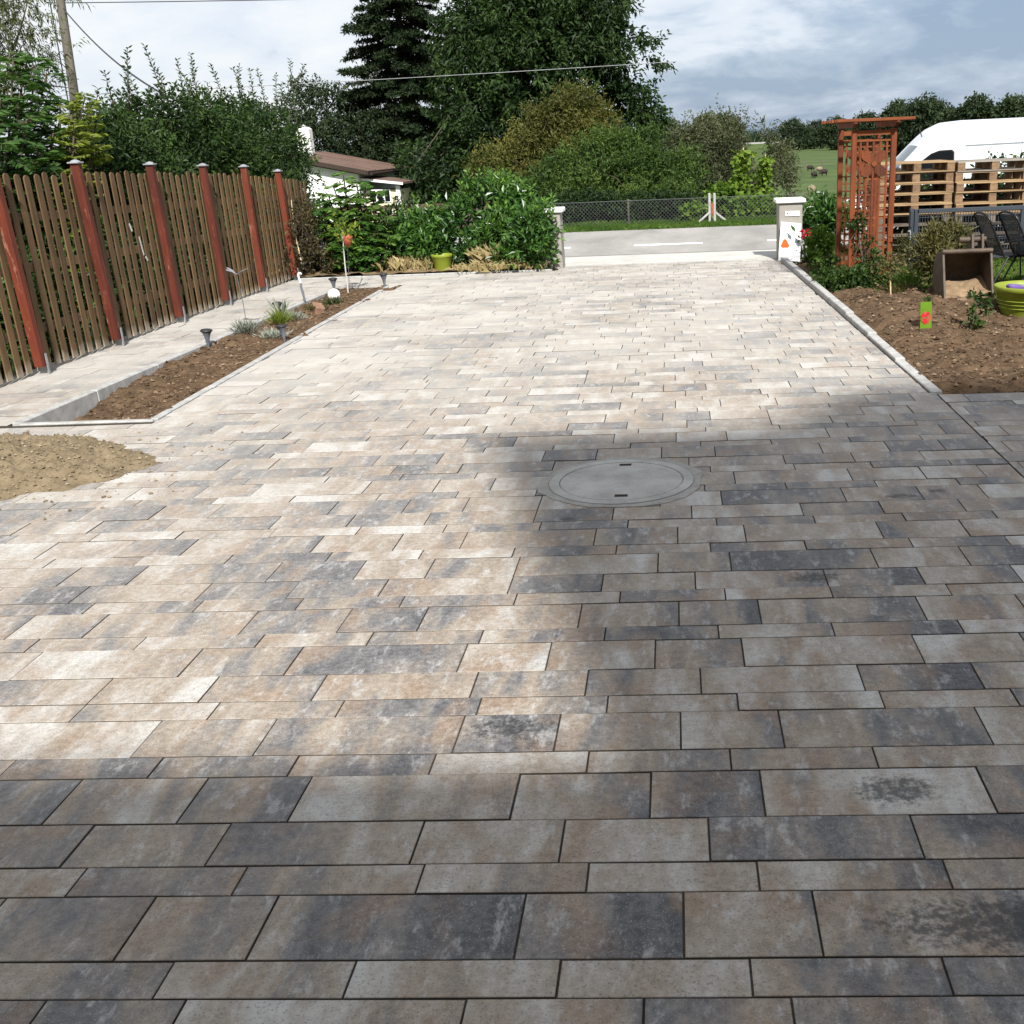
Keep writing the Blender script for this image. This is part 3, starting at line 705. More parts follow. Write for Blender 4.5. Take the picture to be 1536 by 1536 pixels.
# road
tag(put('road', grid_mesh('road', np.linspace(-60, 60, 61), np.linspace(16.15, 20.8, 10), lambda x, y: 0 * x + .012 - .004 * (y - 18.4) ** 2 * .3), M['asphalt']), kind='structure')
road = bpy.data.objects['road']
for i in range(-4, 5):
    x0 = -.65 + i * 2.15; MB().box((x0 + .555, 17.52, .013), (1.11, .15, .008)).build('road_marking', M['roadpaint'], road, (x0, 17.52, 0))
sheet('road_apron', [[(-1.95, 14.93), (1.95, 14.93), (2.6, 16.16), (-2.6, 16.16)]], .001, M['apron'])
sheet('road_shoulder', [[(-60, 16.02), (-2.6, 16.10), (-2.6, 16.16), (-60, 16.16)], [(2.6, 16.10), (60, 16.02), (60, 16.16), (2.6, 16.16)]], .0005, M['apron'])

# ------------------------------------------------------------------ the house behind the viewer (its shade lies on the near paving)
def roof_house():
    t = thing('house', 'house behind the viewer that shades the near paving', 'house', (4, -3.5, 0)); TE = math.tan(SUN_EL); Yw = -1.5
    def wp(x, y, yw=Yw): return (x - SHADOW[0] / SHADOW[1] * (y - yw), (y - yw) / SHADOW[1] * TE)     # point of the wall whose shadow falls on (x, y)
    sk = -SHADOW[0] / SHADOW[1] * 7                                     # side wall slanted along the sun so its shade edge fits
    out = [wp(-1.16, 5.93), wp(-.5, 5.95), wp(.5, 6.0), wp(1.1, 6.85), wp(1.7, 6.92), wp(4.5, 6.95)]
    poly = [(out[0][0], 0)] + out + [(out[-1][0], 0)]; n = len(poly)
    mb = MB(); mb._add([(x, Yw, z) for x, z in poly] + [(x + sk, Yw - 7, z) for x, z in poly], [tuple(range(n)), tuple(range(2 * n - 1, n - 1, -1))] + [(i, (i + 1) % n, n + (i + 1) % n, n + i) for i in range(n)]); mb.build('wall', M['cream'], t)  # unseen wall, outline cut to fit the shade; warm tone for bounce light
    xl = out[0][0]; hc = 2.75; hl = 4.1; ye = 2.5 - hl / TE * SHADOW[1]   # the annex eaves throw the near-left shade line
    MB().box(((-9 + xl + 1.6) / 2, ye - 2, hl - .1), (xl + 10.6, 4, .2)).build('annex_roof', M['roof'], t)
    MB().box(((xl + 9) / 2 + .002, (.55 + Yw) / 2, hc - .1), (9 - xl, .55 - Yw, .2)).build('porch_or_shade_roof', M['roof'], t)  # unseen slab added over the viewer to darken the near paving
    MB().box(((-9 + xl + 1.5) / 2, ye - 2.2, hl / 2 - .1), (xl + 10.5, 3.5, hl - .2)).build('annex_wall', M['cream'], t)
    for x in (2.2, 5.2):
        w = MB().box((x, Yw + .02, 1.5), (1.2, .08, 1.3)).build('window', M['whitepaint'], t); MB().box((x, Yw + .07, 1.5), (1.05, .03, 1.15)).build('pane', M['glass'], w)
roof_house()

# ------------------------------------------------------------------ wooden fence on the left
def wooden_fence():
    X = -5.23; y0, y1 = 5.2, 15.5; t = thing('wooden_fence', 'tall brown slatted wooden fence with red posts along the path', 'fence', (X, 10, 0)); r = np.random.default_rng(8)
    posts = [5.78, 7.0, 8.24, 9.46, 10.80, 12.02, 13.18, 14.34]
    top = lambda y: np.interp(y, [5, 9.5, 13.3, 14.5, 17.5], [1.60, 1.58, 1.46, 1.37, 1.15])
    y = y0
    while y < y1:
        w = .073 + r.normal() * .003; h = top(y) - .035 + r.normal() * .012; ln = r.normal() * .0035; lx = r.normal() * .003
        n = 7; prof = [(-w / 2, .025), (w / 2, .025)] + [(w / 2 * math.cos(a), h - w * .42 + w * .42 * math.sin(a)) for a in np.linspace(0, math.pi, n)]
        mb = MB(); mb.prism([(y + q[0] + ln * q[1], q[1]) for q in prof], 'x', X - .0055 + lx, X + .0055 + lx)
        mb.build('slat', M['slat'], t, (X, y, 0)); y += .1365 + r.normal() * .003
    for z in (.3, .82, 1.24):
        MB().bar((X - .030, y0, z * top(y0) / 1.6 + .06), (X - .030, y1, z * top(y1) / 1.6 + .06), .045, .07).build('rail', M['rail'], t)
    for i, p in enumerate(posts):
        zt = top(p) + .035; lean = (.012 + r.normal() * .012)
        mb = MB(); mb.bar((X + .06, p + lean, .07), (X + .055, p - lean, zt), .06, .07, (1, 0, 0))
        po = mb.build('post', M['redpost'], t, (X, p, 0))
        MB().box((X + .055, p - lean, zt + .006), (.1, .1, .014), ch=.003).build('cap', M['zinc'], po, (X, p, 0))
        MB().lathe((X + .055, p - lean, zt + .013), [(.045, 0), (.03, .012), (.004, .02)], 10).build('cap_top', M['zinc'], po, (X, p, 0))
        mb = MB(); mb.box((X + .104, p + lean + .025, .085), (.006, .022, .17)); mb.box((X + .06, p + lean + .04, .085), (.08, .006, .17)); mb.build('bracket', M['zinc'], po, (X, p, 0))
    # a splintered pale scar
    for (py, z0, z1) in ((10.27, .98, 1.05), (10.41, .74, .92), (10.47, .68, .72)):
        MB().bar((X + .009, py, z0), (X + .009, py - .03, z1), .022, .004, (1, 0, 0)).build('splinter', M['palebark'], t, (X, py, 0))
wooden_fence()

# ------------------------------------------------------------------ gate pillars
def pillar(label, x0, x1, yf, zt, seed):
    t = thing('gate_pillar', label, 'pillar', ((x0 + x1) / 2, yf + .18, 0), 'gate pillars at the road'); d = .36
    MB().box(((x0 + x1) / 2, yf + d / 2, (zt - .06) / 2 - .05), (x1 - x0, d, zt - .06 + .1), ch=.01).build('shaft', M['pillar'], t)
    MB().box(((x0 + x1) / 2, yf + d / 2, zt - .03), (x1 - x0 + .08, d + .08, .055), ch=.01).build('cap', M['whitepaint'], t); return t
pl = pillar('pale gate pillar half hidden by the cherry laurel', -1.86, -1.53, 14.6, .80, 1)
pr = pillar('grey gate pillar with a letter slot beside red flowers', 1.42, 1.735, 14.72, .80, 2)
MB().box((1.60, 14.715, .605), (.20, .014, .068), ch=.004).build('letter_flap', M['panel'], pr)
MB().box((1.535, 14.706, .612), (.014, .006, .02)).build('flap_knob', M['blackplastic'], pr)
def leaning_panel():
    b = np.array([1.50, 14.50, .02]); t = thing('leaning_panel', 'white panel with an orange emblem leaning against the gate pillar', 'panel', tuple(b)); y0, y1 = 14.52, 14.69
    # outline in panel plane (x, height); leans back from y0 at the foot to y1 at the top
    def P(x, h, o=0): return (x, y0 + (y1 - y0) * h / .47 - o, h + .015)
    V = []; out = [(1.395, 0), (1.685, -.02), (1.715, .46), (1.445, .49)]
    mb = MB(); p = [P(*q) for q in out] + [P(q[0], q[1], -.018) for q in out]; mb._add(p, [(0, 1, 2, 3), (7, 6, 5, 4), (0, 4, 5, 1), (1, 5, 6, 2), (2, 6, 7, 3), (3, 7, 4, 0)]); pn = mb.build('board', M['panel'], t)
    c = (1.49, .205); tri = []
    for k in range(3):
        a = math.pi / 2 + k * 2 * math.pi / 3
        for da in (-.5, -.25, 0, .25, .5): tri.append((c[0] + .036 * math.cos(a) + .026 * math.cos(a + da * 2.1), c[1] + .040 * math.sin(a) + .026 * math.sin(a + da * 2.1)))
    mb = MB(); mb._add([P(x, h, .003) for x, h in tri], [tuple(range(len(tri)))]); mb.build('emblem', M['orange'], pn)
    for x, h, w, hh in ((1.478, .455, .014, .012), (1.503, .457, .018, .012), (1.462, .118, .02, .006), (1.478, .106, .018, .006), (1.49, .095, .015, .006), (1.455, .07, .02, .005)):
        q = [(x, h), (x + w, h), (x + w, h + hh), (x, h + hh)]; mb = MB(); mb._add([P(*v, .003) for v in q], [(0, 1, 2, 3)]); mb.build('print', M['greyprint'], pn)
leaning_panel()

# ------------------------------------------------------------------ arbor
def arbor():
    xb, xc, yf, yb = 1.905, 2.315, 11.7, 12.62; zg = .0
    t = thing('garden_arbor', 'orange stained wooden rose arbor with lattice and flower panels', 'arbor', ((xb + xc) / 2, (yf + yb) / 2, 0)); w = .055
    for x in (xb, xc):
        for y in (yf, yb): MB().box((x, y, .805), (w, w, 1.65), ch=.004).build('post', M['arbor'], t)
    for x in (xb - .012, xc + .012):
        mb = MB(); poly = [(yf - .16, 1.70), (yf - .16, 1.685), (yf - .06, 1.645), (yb + .06, 1.645), (yb + .16, 1.685), (yb + .16, 1.70)]
        mb.prism(poly, 'x', x - .016, x + .016); mb.build('beam', M['arbor'], t)
    for i, y in enumerate(np.linspace(yf - .13, yb + .13, 7)):
        MB().box(((xb + xc) / 2 - .01, y, 1.718), (.80, .04, .030), ch=.003).build('roof_slat', M['arborx'], t)
    for y in (yf, yb):
        MB().box(((xb + xc) / 2, y, 1.592), (xc - xb - w - .004, .035, .048)).build('cross_rail', M['arborx'], t)
        MB().box(((xb + xc) / 2, y, 1.515), (xc - xb - w - .004, .02, .018)).build('cross_rail', M['arborx'], t)
        MB().box(((xb + xc) / 2, y, .17), (xc - xb - w - .004, .03, .04)).build('cross_rail', M['arborx'], t)
        for k in range(1, 6):
            x = xb + (xc - xb) * k / 6; MB().box((x, y - .006, .845), (.022, .010, 1.31)).build('lattice_upright', M['arbor'], t)
        zs = [.26 + .079 * k for k in range(12)] + [1.40, 1.455]
        for z in zs: MB().box(((xb + xc) / 2, y + .006, z), (xc - xb - w - .002, .010, .016)).build('lattice_bar', M['arborx'], t)
        fx, fz = (xb + xc) / 2 + .005, 1.285
        for a in (45, 135, 225, 315):
            ar = math.radians(a); d = (math.cos(ar), math.sin(ar)); n = (-d[1], d[0]); L = .165
            sh = [(0.02, .012), (.3, .038), (.62, .052), (.85, .05), (1.0, .02), (1.0, -.02), (.85, -.05), (.62, -.052), (.3, -.038), (.02, -.012)]
            mb = MB(); mb.prism([(fx + d[0] * L * u + n[0] * v, fz + d[1] * L * u + n[1] * v) for u, v in sh], 'y', y - .024, y - .012); mb.build('petal', M['arbor'], t)
        mb = MB(); mb.prism([(fx + .026 * math.cos(k * math.pi / 6), fz + .03 * math.sin(k * math.pi / 6)) for k in range(12)], 'y', y - .036, y - .0245); mb.build('flower_centre', M['arborx'], t)
arbor()

# ------------------------------------------------------------------ pallets
def make_pallet(x0, y, z, label, group, grey):
    t = thing('pallet', label, 'pallet', (x0 + .475, y + .4, z), group); W, D, Hh = .95, .8, .128; r = np.random.default_rng(int(x0 * 100 + z * 1000)); wood = M['palletshade'] if z < .52 else M['palletgrey'] if grey else M['pallet']; blk = M['palletshade'] if z < .52 else M['block']
    dx = r.normal() * .006
    for yy in (.05, .4, .75): MB().box((x0 + W / 2 + dx, y + yy, z + .0075), (W, .09, .015)).build('bottom_board', wood, t)
    for xx in (.05, .475, .9):
        for yy in (.05, .4, .75): MB().box((x0 + xx + dx, y + yy, z + .0155 + .042), (.095, .094, .083)).build('block', blk, t)
        MB().box((x0 + xx + dx, y + .4, z + .1055), (.09, .8, .012)).build('stringer_board', blk, t)
    for yy in (.05, .225, .4, .575, .75): MB().box((x0 + W / 2 + dx, y + yy + r.normal() * .003, z + .1195), (W + r.normal() * .004, .095, .015)).build('top_board', wood, t)
    return t
ORD = ['topmost', 'second', 'third', 'fourth', 'fifth', 'sixth', 'seventh', 'eighth', 'lowest']
for st, (x0, yy, where, grp) in enumerate(((2.655, 14.25, 'the stack next to the orange arbor', 'pallets stacked next to the arbor'), (3.625, 14.2, 'the stack at the edge, below the white van side', 'pallets stacked below the van side'))):
    for k in range(9):
        j = 8 - k; nm = ('topmost' if j == 0 else 'lowest' if j == 8 else ORD[j] + ' from top')
        make_pallet(x0 + RNG.normal() * .008, yy + RNG.normal() * .012, .05 + k * .1292 - .012 * st, f'wooden pallet, {nm} in {where}', grp, (st == 1 and j == 0) or (j > 4 and RNG.random() < .5))

# ------------------------------------------------------------------ anthracite gate
def gate():
    Y = 13.55; t = thing('metal_gate', 'anthracite metal gate with fine wire mesh in front of the pallets', 'gate', (3.9, Y, 0))
    g = lambda x, y: at(x, y, Y); tl = g(1372, 314); x0, zt = tl[0], tl[2]; x1 = x0 + 2.2; zb = .06
    MB().box((x0 - .035, Y, zt / 2 + .0), (.05, .06, zt + .02), ch=.004).build('gate_post', M['anthracite'], t)
    MB().box((x0 + .025, Y, (zt + zb) / 2), (.052, .05, zt - zb), ch=.004).build('frame_upright', M['anthracite'], t)
    MB().box((x0 + 1.32, Y, (zt + zb) / 2), (.05, .05, zt - zb - .1), ch=.004).build('frame_upright', M['anthracite'], t)
    MB().box(((x0 + x1) / 2 + .03, Y, zt - .026), (x1 - x0, .05, .05), ch=.004).build('top_rail', M['anthracite'], t)
    MB().box(((x0 + x1) / 2 + .03, Y, zb + .03), (x1 - x0, .05, .06), ch=.004).build('bottom_rail', M['anthracite'], t)
    mb = MB(); x = x0 + .07
    while x < x1: mb.bar((x, Y, zb + .05), (x, Y, zt - .04), .006, .006); x += .033
    o = mb.build('mesh_uprights', M['anthracite'], t); o['kind'] = 'stuff'
    for z in np.linspace(zb + .09, zt - .1, 4):
        for dy in (-.007, .007): MB().bar((x0 + .05, Y + dy, z), (x1, Y + dy, z), .006, .006).build('mesh_crossbar', M['anthracite'], t)
    MB().tube([(x0 - .075, Y - .04, zt * .62), (x0 - .06, Y - .05, zt * .63), (x0 - .05, Y - .05, zt * .6), (x0 - .048, Y - .05, .05)], .008, 7).build('drop_bolt', M['zinc'], t)
    MB().box((x0 - .04, Y - .035, zt * .83), (.03, .02, .2), ch=.004).build('hinge', M['anthracite'], t)
gate()

# ------------------------------------------------------------------ van
def van():
    zg = -.97; xn = 3.95; yn = 25.0; W = 1.98; t = thing('delivery_van', 'white high roof van parked behind the pallets', 'van', (xn + 2.9, yn + 1, zg))
    # side profile: top line z(x), measured from the nose
    px = np.array([0, .12, .5, .92, 1.30, 1.66, 1.86, 2.05, 2.3, 2.7, 5.8, 5.95]); pz = np.array([.75, .98, 1.17, 1.33, 1.86, 2.23, 2.42, 2.57, 2.68, 2.71, 2.72, 2.6])
    xs = np.unique(np.concatenate([np.linspace(0, 2.9, 40), np.linspace(2.9, 5.95, 16), px]))
    def inset(x, z):                                     # tumblehome, rounding of the nose and of the roof edge
        zt = np.interp(x, px, pz); a = .05 * np.clip((z - 1.1) / 1.5, 0, 1); e = np.clip((z - (zt - .28)) / .28, 0, 1); a += .26 * (1 - np.sqrt(np.clip(1 - e * e, 0, 1)))
        n = np.clip(1 - x / .6, 0, 1); return a + .22 * n * n
    V = []; Fq = []; rings = []
    for x in xs:
        zt = float(np.interp(x, px, pz)); zs = np.concatenate([[.32, .6, .95], np.linspace(min(1.1, zt * .8), zt - .28, 5)[0:], zt - .28 + .28 * np.sin(np.linspace(.15, math.pi / 2, 7))]); zs = np.maximum.accumulate(np.minimum(zs, zt))
        left = [(x, float(inset(x, z)), z) for z in zs]; top = [(x, W / 2 + (left[-1][1] - W / 2) * k, zs[-1] + .03 * (1 - k * k)) for k in (.66, .33, 0, -.33, -.66)]
        right = [(q[0], W - q[1], q[2]) for q in left[::-1]]; rings.append(left + top + right)
    n = len(rings[0]); P = [(xn + q[0], yn + q[1], zg + q[2]) for r in rings for q in r]
    F_ = [(i * n + k, i * n + k + 1, (i + 1) * n + k + 1, (i + 1) * n + k) for i in range(len(xs) - 1) for k in range(n - 1)]
    F_ += [tuple(range(n)), tuple(range((len(xs) - 1) * n, len(xs) * n)), ]
    mb = MB(); mb._add(P, F_, True); body = mb.build('body', M['vanpaint'], t)
    def on_side(q, o): return (xn + q[0], yn + float(inset(q[0], q[1])) - o, zg + q[1])
    def side_patch(name, outline, mat, o=.012, par=None):
        mb = MB(); a = [on_side(q, o) for q in outline]; b = [on_side(q, -.02) for q in outline]; m = len(a)
        mb._add(a + b, [tuple(range(m)), tuple(range(2 * m - 1, m - 1, -1))] + [(i, (i + 1) % m, m + (i + 1) % m, m + i) for i in range(m)]); return mb.build(name, mat, par or t)
    win = [(1.30, 1.50), (1.42, 1.68), (1.62, 1.90), (1.84, 2.06), (2.02, 2.12), (2.30, 2.13), (2.36, 2.08), (2.38, 1.52)]
    wf = side_patch('side_window', win, M['blackplastic'], .008)
    c = np.array([1.95, 1.82]); side_patch('pane', [tuple(c + (np.array(q) - c) * .93) for q in win], M['glass'], .013, wf)
    # windscreen lies on the sloping front
    mb = MB(); pts = []
    for u in np.linspace(0, 1, 7):
        x = .97 + (1.63 - .97) * u; z = float(np.interp(x, px, pz)); ins = float(inset(x, z - .22)) + .14
        row = [(xn + x - .035 + .10 * (2 * w - 1) ** 2, yn + ins + (W - 2 * ins) * w, zg + z + .04 - .05 * (2 * w - 1) ** 2) for w in np.linspace(0, 1, 9)]; pts += row
    mb._add(pts, [(i * 9 + k, i * 9 + k + 1, i * 9 + 10 + k, i * 9 + 9 + k) for i in range(6) for k in range(8)], True); mb.build('windscreen', M['windscreen'], t)
    for x in (2.49, 3.85):
        mb = MB()
        for za, zb in zip(np.linspace(.5, 2.3, 8)[:-1], np.linspace(.5, 2.3, 8)[1:]): mb.bar(on_side((x, za), .001), on_side((x, zb), .001), .012, .006, (0, 1, 0))
        mb.build('door_seam', M['greyplastic'], body)
    mb = MB(); mb.bar(on_side((2.6, 2.2), .004), on_side((5.7, 2.24), .004), .03, .012, (0, 1, 0)); mb.build('side_rail', M['greyplastic'], body)
    mb = MB(); mb.tube([on_side((1.12, 1.62), .03), on_side((1.12, 1.62), .18)], .03, 8); mb.box(Vector(on_side((1.12, 1.64), .26)), (.12, .16, .3), ch=.03); mb.build('mirror', M['blackplastic'], t)
    MB().tube([(xn + 1.83, yn + .95, zg + 2.4), (xn + 1.75, yn + .95, zg + 2.62)], .012, 6).build('aerial', M['blackplastic'], t)
    MB().box(Vector(on_side((2.32, 1.38), .02)), (.2, .03, .05), ch=.01).build('door_handle', M['blackplastic'], t)
    mb = MB(); mb.bar(on_side((.9, .92), .01), on_side((5.8, .92), .01), .02, .12, (0, 0, 1)); mb.build('rubbing_strip', M['blackplastic'], t)
    mb = MB(); mb.bar(on_side((2.55, 1.72), .002), on_side((5.8, 1.74), .002), .01, .014, (0, 0, 1)); mb.build('body_crease', M['vanpaint'], body)
    for x in (1.05, 4.75):
        for y in (.02, W - .24):
            mb = MB(); c = (xn + x, yn + y, zg + .34); ang = [2 * math.pi * k / 24 for k in range(24)]
            mb.prism([(c[0] + .34 * math.cos(a), c[2] + .34 * math.sin(a)) for a in ang], 'y', c[1] - .05, c[1] + .2); w = mb.build('wheel', M['tyre'], t)
            mb = MB(); mb.prism([(c[0] + .2 * math.cos(a), c[2] + .2 * math.sin(a)) for a in ang], 'y', c[1] - .06, c[1] + .1); mb.build('rim', M['zinc'], w)
    for y in (.32, W - .32): MB().box((xn + .16, yn + y, zg + .86), (.22, .26, .2), ch=.04).build('headlight', M['glass'], t)
    MB().box((xn + .03, yn + W / 2, zg + .5), (.2, W - .3, .3), ch=.05).build('bumper', M['blackplastic'], t)
van()

# ------------------------------------------------------------------ neighbour's house
def bungalow():
    g = -1.7; t = thing('bungalow', 'low white bungalow with brown roof behind the sumac', 'house', (-15.4, 45.5, g)); xr, xe, y0, y1, zr, ze = -15.4, -11.75, 42.0, 49.0, 1.64, .86
    xl = 2 * xr - xe
    mb = MB(); mb.prism([(xl + .45, g), (xe - .45, g), (xe - .45, ze - .02), (xr, zr - .12), (xl + .45, ze - .02)], 'y', y0 + .35, y1 - .35); mb.build('wall', M['house'], t)
    for s, (a, b) in enumerate(((xr, xe), (xl, xr))):
        za, zb = (zr, ze) if s == 0 else (ze, zr)
        mb = MB(); mb.prism([(a, za), (b, zb), (b, zb + .09), (a, za + .09)], 'y', y0, y1); rf = mb.build('roof', M['roof'], t)
        for k in range(8):
            yy = y0 + .45 + k * .87; MB().bar((a, yy, za + .1), (b, yy, zb + .1), .06, .03).build('roof_seam', M['roof'], rf)
        MB().bar((a, y0 - .02, za + .03), (b, y0 - .02, zb + .03), .03, .16).build('verge_board', M['darktrim'], rf)
    MB().bar((xe + .03, y0, ze + .01), (xe + .03, y1, ze + .01), .04, .14).build('eaves_board', M['darktrim'], t)
    ch = MB(); ch.box((-15.05, 45.2, 2.05), (.60, .60, 1.3), ch=.09); c = ch.build('chimney', M['house'], t); MB().lathe((-15.05, 45.2, 2.7), [(.10, 0), (.12, .04), (.08, .09)], 12).build('chimney_pot', M['house'], c)
    MB().box((-14.2, y0 + .33, -.55), (3.6, .05, .07)).build('wall_ledge', M['darktrim'], t)
    # porch
    p0, p1, py = -12.15, -10.75, 42.9
    MB().box(((p0 + p1) / 2, py + .9, -.75), (p1 - p0, 1.8, 1.9)).build('porch_wall', M['cream'], t)
    mb = MB(); mb.prism([(p0 - .1, .62), (p1 + .22, .40), (p1 + .22, .48), (p0 - .1, .72)], 'y', py - .3, py + 2.1); pr_ = mb.build('porch_or_shade_roof', M['roof'], t); MB().bar((p0 - .1, py - .32, .65), (p1 + .22, py - .32, .42), .03, .09).build('fascia', M['whitepaint'], pr_)
    for k, x in enumerate((-11.83, -11.55, -11.27)):
        w = MB().box((x, py - .01, -.02), (.27, .06, .5)).build('window', M['whitepaint'], t); MB().box((x, py - .045, -.02), (.2, .02, .42)).build('pane', M['glass'], w)
    MB().box((p1 - .06, py - .05, -.6), (.16, .1, 1.9)).build('corner_post', M['whitepaint'], t)
    MB().tube([(xe + .1, y1 - .3, ze), (xe + .1, y0 + .3, ze - .02)], .05, 6).build('gutter', M['darktrim'], t)
bungalow()

# brown picket fence across the road, left
def picket():
    Y = 22.9; x0, x1 = -8.2, -3.0; t = thing('picket_fence', 'low brown picket fence across the road behind the laurel', 'fence', ((x0 + x1) / 2, Y, -.2))
    MB().box(((x0 + x1) / 2, Y, .50), (x1 - x0, .05, .07)).build('rail', M['brownfence'], t); MB().box(((x0 + x1) / 2, Y, .0), (x1 - x0, .04, .06)).build('rail', M['brownfence'], t)
    for x in np.arange(x0, x1, .17): MB().box((x, Y - .04, .15), (.075, .022, .66)).build('picket', M['brownfence'], t)
picket()

# chain-link fence across the road
def chain_fence():
    Y = 21.75; x0, x1, zb, zt = -6.0, 2.6, -.02, .50; t = thing('chain_link_fence', 'low chain link fence on grey posts along the far road edge', 'fence', (0, Y, 0))
    mb = MB(); h = zt - zb; s = .075; k = x0 - h
    while k < x1:
        for sg in (1, -1):
            a, b = (k, k + h) if sg == 1 else (k + h, k); p, q = np.array([a, Y + .004 * sg, zb]), np.array([b, Y + .004 * sg, zt])
            if min(a, b) >= x0 and max(a, b) <= x1: mb.bar(p, q, .0034, .0034)
        k += s
    o = mb.build('wire_mesh', M['galv'], t); o['kind'] = 'stuff'
    for z in (zb + .02, zt): MB().bar((x0, Y, z), (x1, Y, z), .008, .008).build('tension_wire', M['galv'], t)
    for x in (-4.9, -2.95, -.9): MB().tube([(x, Y + .03, -.3), (x, Y + .03, zt + .03)], .022, 8).build('post', M['oldpole'], t)
    c = .77
    for dx in (-.05, .05): MB().box((c + dx, Y + .02, .16), (.05, .07, .84), ch=.01).build('corner_post', M['concrete'], t)
    MB().box((c, Y - .025, .28), (.035, .02, .22)).build('reflector', M['rust_red'], t)
    MB().bar((c - .05, Y - .02, .22), (c - .45, Y - .1, -.1), .034).build('strut', M['concrete'], t); MB().bar((c + .06, Y, .22), (c + .36, Y, -.02), .034).build('strut', M['concrete'], t)
chain_fence()

# utility pole and lines
pole = thing('utility_pole', 'grey wooden utility pole leaning above the hedge', 'pole', (-12.1, 22, -.3)); MB().tube([(-12.1, 22, -.4), (-11.82, 22, 3.0), (-11.72, 22, 4.65), (-11.5, 22, 7.2)], [.11, .09, .082, .07], 10).build('shaft', M['oldpole'], pole)
MB().tube([(-11.56, 21.9, 4.9), (-11.3, 21.9, 5.2), (-11.35, 21.9, 6.5)], .014, 5).build('drop_cable', M['wire'], pole); MB().tube([(-11.86, 21.9, 6.5), (-11.88, 21.9, 4.6), (-11.93, 21.9, 2.4)], .012, 5).build('earth_wire', M['wire'], pole)
def line(name, a, b, sag, r, mat, label):
    a, b = np.array(a, float), np.array(b, float); pts = [a + (b - a) * u - np.array([0, 0, sag * 4 * u * (1 - u)]) for u in np.linspace(0, 1, 21)]
    o = MB().tube(pts, r, 6).build(name, M[mat], None, tuple(a)); tag(o, label, 'cable')
line('cable', (-11.64, 21.9, 4.45), at(262, 150, 15.0), .18, .013, 'wire', 'thick black cable sloping from the utility pole into the plum hedge')
wl, wr = at(130, 139, 24.), at(925, 97, 26.); line('power_line', wl + (wl - wr) * .4, wr + (wr - wl) * .12, .05, .0075, 'palewire', 'thin pale power line crossing in front of the tall trees')
wl, wr = at(150, 3, 25.), at(420, -2, 25.); line('power_line', wl + (wl - wr) * .3, wr + (wr - wl), .02, .010, 'wire', 'thin wire at the top edge above the plum hedge')

# ------------------------------------------------------------------ trees and shrubs behind
def tz(x, y): return float(terrain_z(x, y))
def lump(px, py, Y, r, ry=None, rz=None):
    c = at(px, py, Y); return (c[0], c[1], c[2], r, ry or r, rz or r)
# spruce
def spruce():
    rng = np.random.default_rng(40); bx, by = -12.3, 52.0; g = tz(bx, by); t = thing('spruce_tree', 'tall dark spruce rising behind the bungalow', 'tree', (bx, by, g)); H_ = 18.; mb = MB()
    mb.tube([(bx, by, g), (bx + .05, by, g + H_ * .5), (bx, by, g + H_)], [.24, .15, .02], 9); P = []; D = []; T = []; br = MB()
    z = g + 1.6
    while z < g + H_ - .2:
        u = (z - g) / H_; R_ = (3.35 * (1 - u) ** .62 + .2) * (1 if u > .12 else .8)
        for k in range(rng.integers(9, 13)):
            a = rng.random() * 6.283; L = R_ * rng.uniform(.62, 1.12); d = np.array([math.cos(a), math.sin(a), 0]); b0 = np.array([bx, by, z + rng.normal() * .32]); up = .18 + .25 * u; pts = []
            f = lambda s: b0 + d * L * s + np.array([0, 0, up * L * s * .3 - .42 * L * s * s + .22 * L * s ** 3])
            br.tube([f(0), f(.4), f(.75), f(1)], [.035, .025, .015, .006], 5, False)
            side = np.array([-d[1], d[0], 0]); m = int(30 * L)
            for i in range(m):
                s = .18 + .82 * rng.random(); sg = rng.choice([-1, 1]); tl = .42 * (1.1 - s) * L * .5 + .16; td = unit(d * .75 + side * sg * .8 + np.array([0, 0, -.12 + rng.normal() * .12])); p0 = f(s)
                for q in range(7):
                    v = (q + rng.random()) / 7; P.append(p0 + td * tl * v + np.array([0, 0, -.25 * tl * v * v])); D.append(td * .6 + rng.normal(size=3) * .55 + np.array([0, 0, -.1])); T.append(.38 + .3 * (v * s) + rng.normal() * .14)
        z += .30 + .05 * rng.random()
    mb.build('trunk', M['bark'], t); br.build('branches', M['bark'], t); P = np.array(P)
    V, Fq, TT = leaf_mesh('crown', P, np.array(D), .19 * rng.uniform(.6, 1.3, len(P)), .062, np.array(T), rng, fold=.1)
    put('crown', np_mesh('crown', V - np.array(t.location), Fq, {'tone': TT}), LF['spruce'], t, tuple(t.location))
spruce()
Yw = 47.0
tree('walnut_tree', 'broad dark green walnut tree standing beside the spruce', 'tree', (-5.2, Yw, tz(-5.2, Yw)),
     [lump(785, 30, Yw, 2.3), lump(712, 60, Yw + 1, 1.5), lump(705, 150, Yw, 1.5), lump(860, 30, Yw, 2.2), lump(745, 90, Yw - .5, 1.9), lump(820, 110, Yw - 1, 2.6), lump(900, 120, Yw, 2.2), lump(945, 165, Yw, 1.35), lump(930, 90, Yw + .5, 1.5), lump(755, 180, Yw - 1, 2.1), lump(715, 245, Yw - 1, 1.7), lump(840, 200, Yw, 2.4), lump(800, -40, Yw, 2.4), lump(720, 270, Yw - 1.5, 1.8), lump(640, 270, Yw - 1, 1.5), lump(965, 200, Yw, 1.1), lump(800, 260, Yw, 2.0), lump(890, -20, Yw + 1, 1.5)],
     'walnut', 9800, 11, .55, .26, .11, 41, .28, group='trees beyond the road', shell=.35, gap=-.33, upb=.15, n_limb=22, droop=.35, freq=(.6, 1.8))
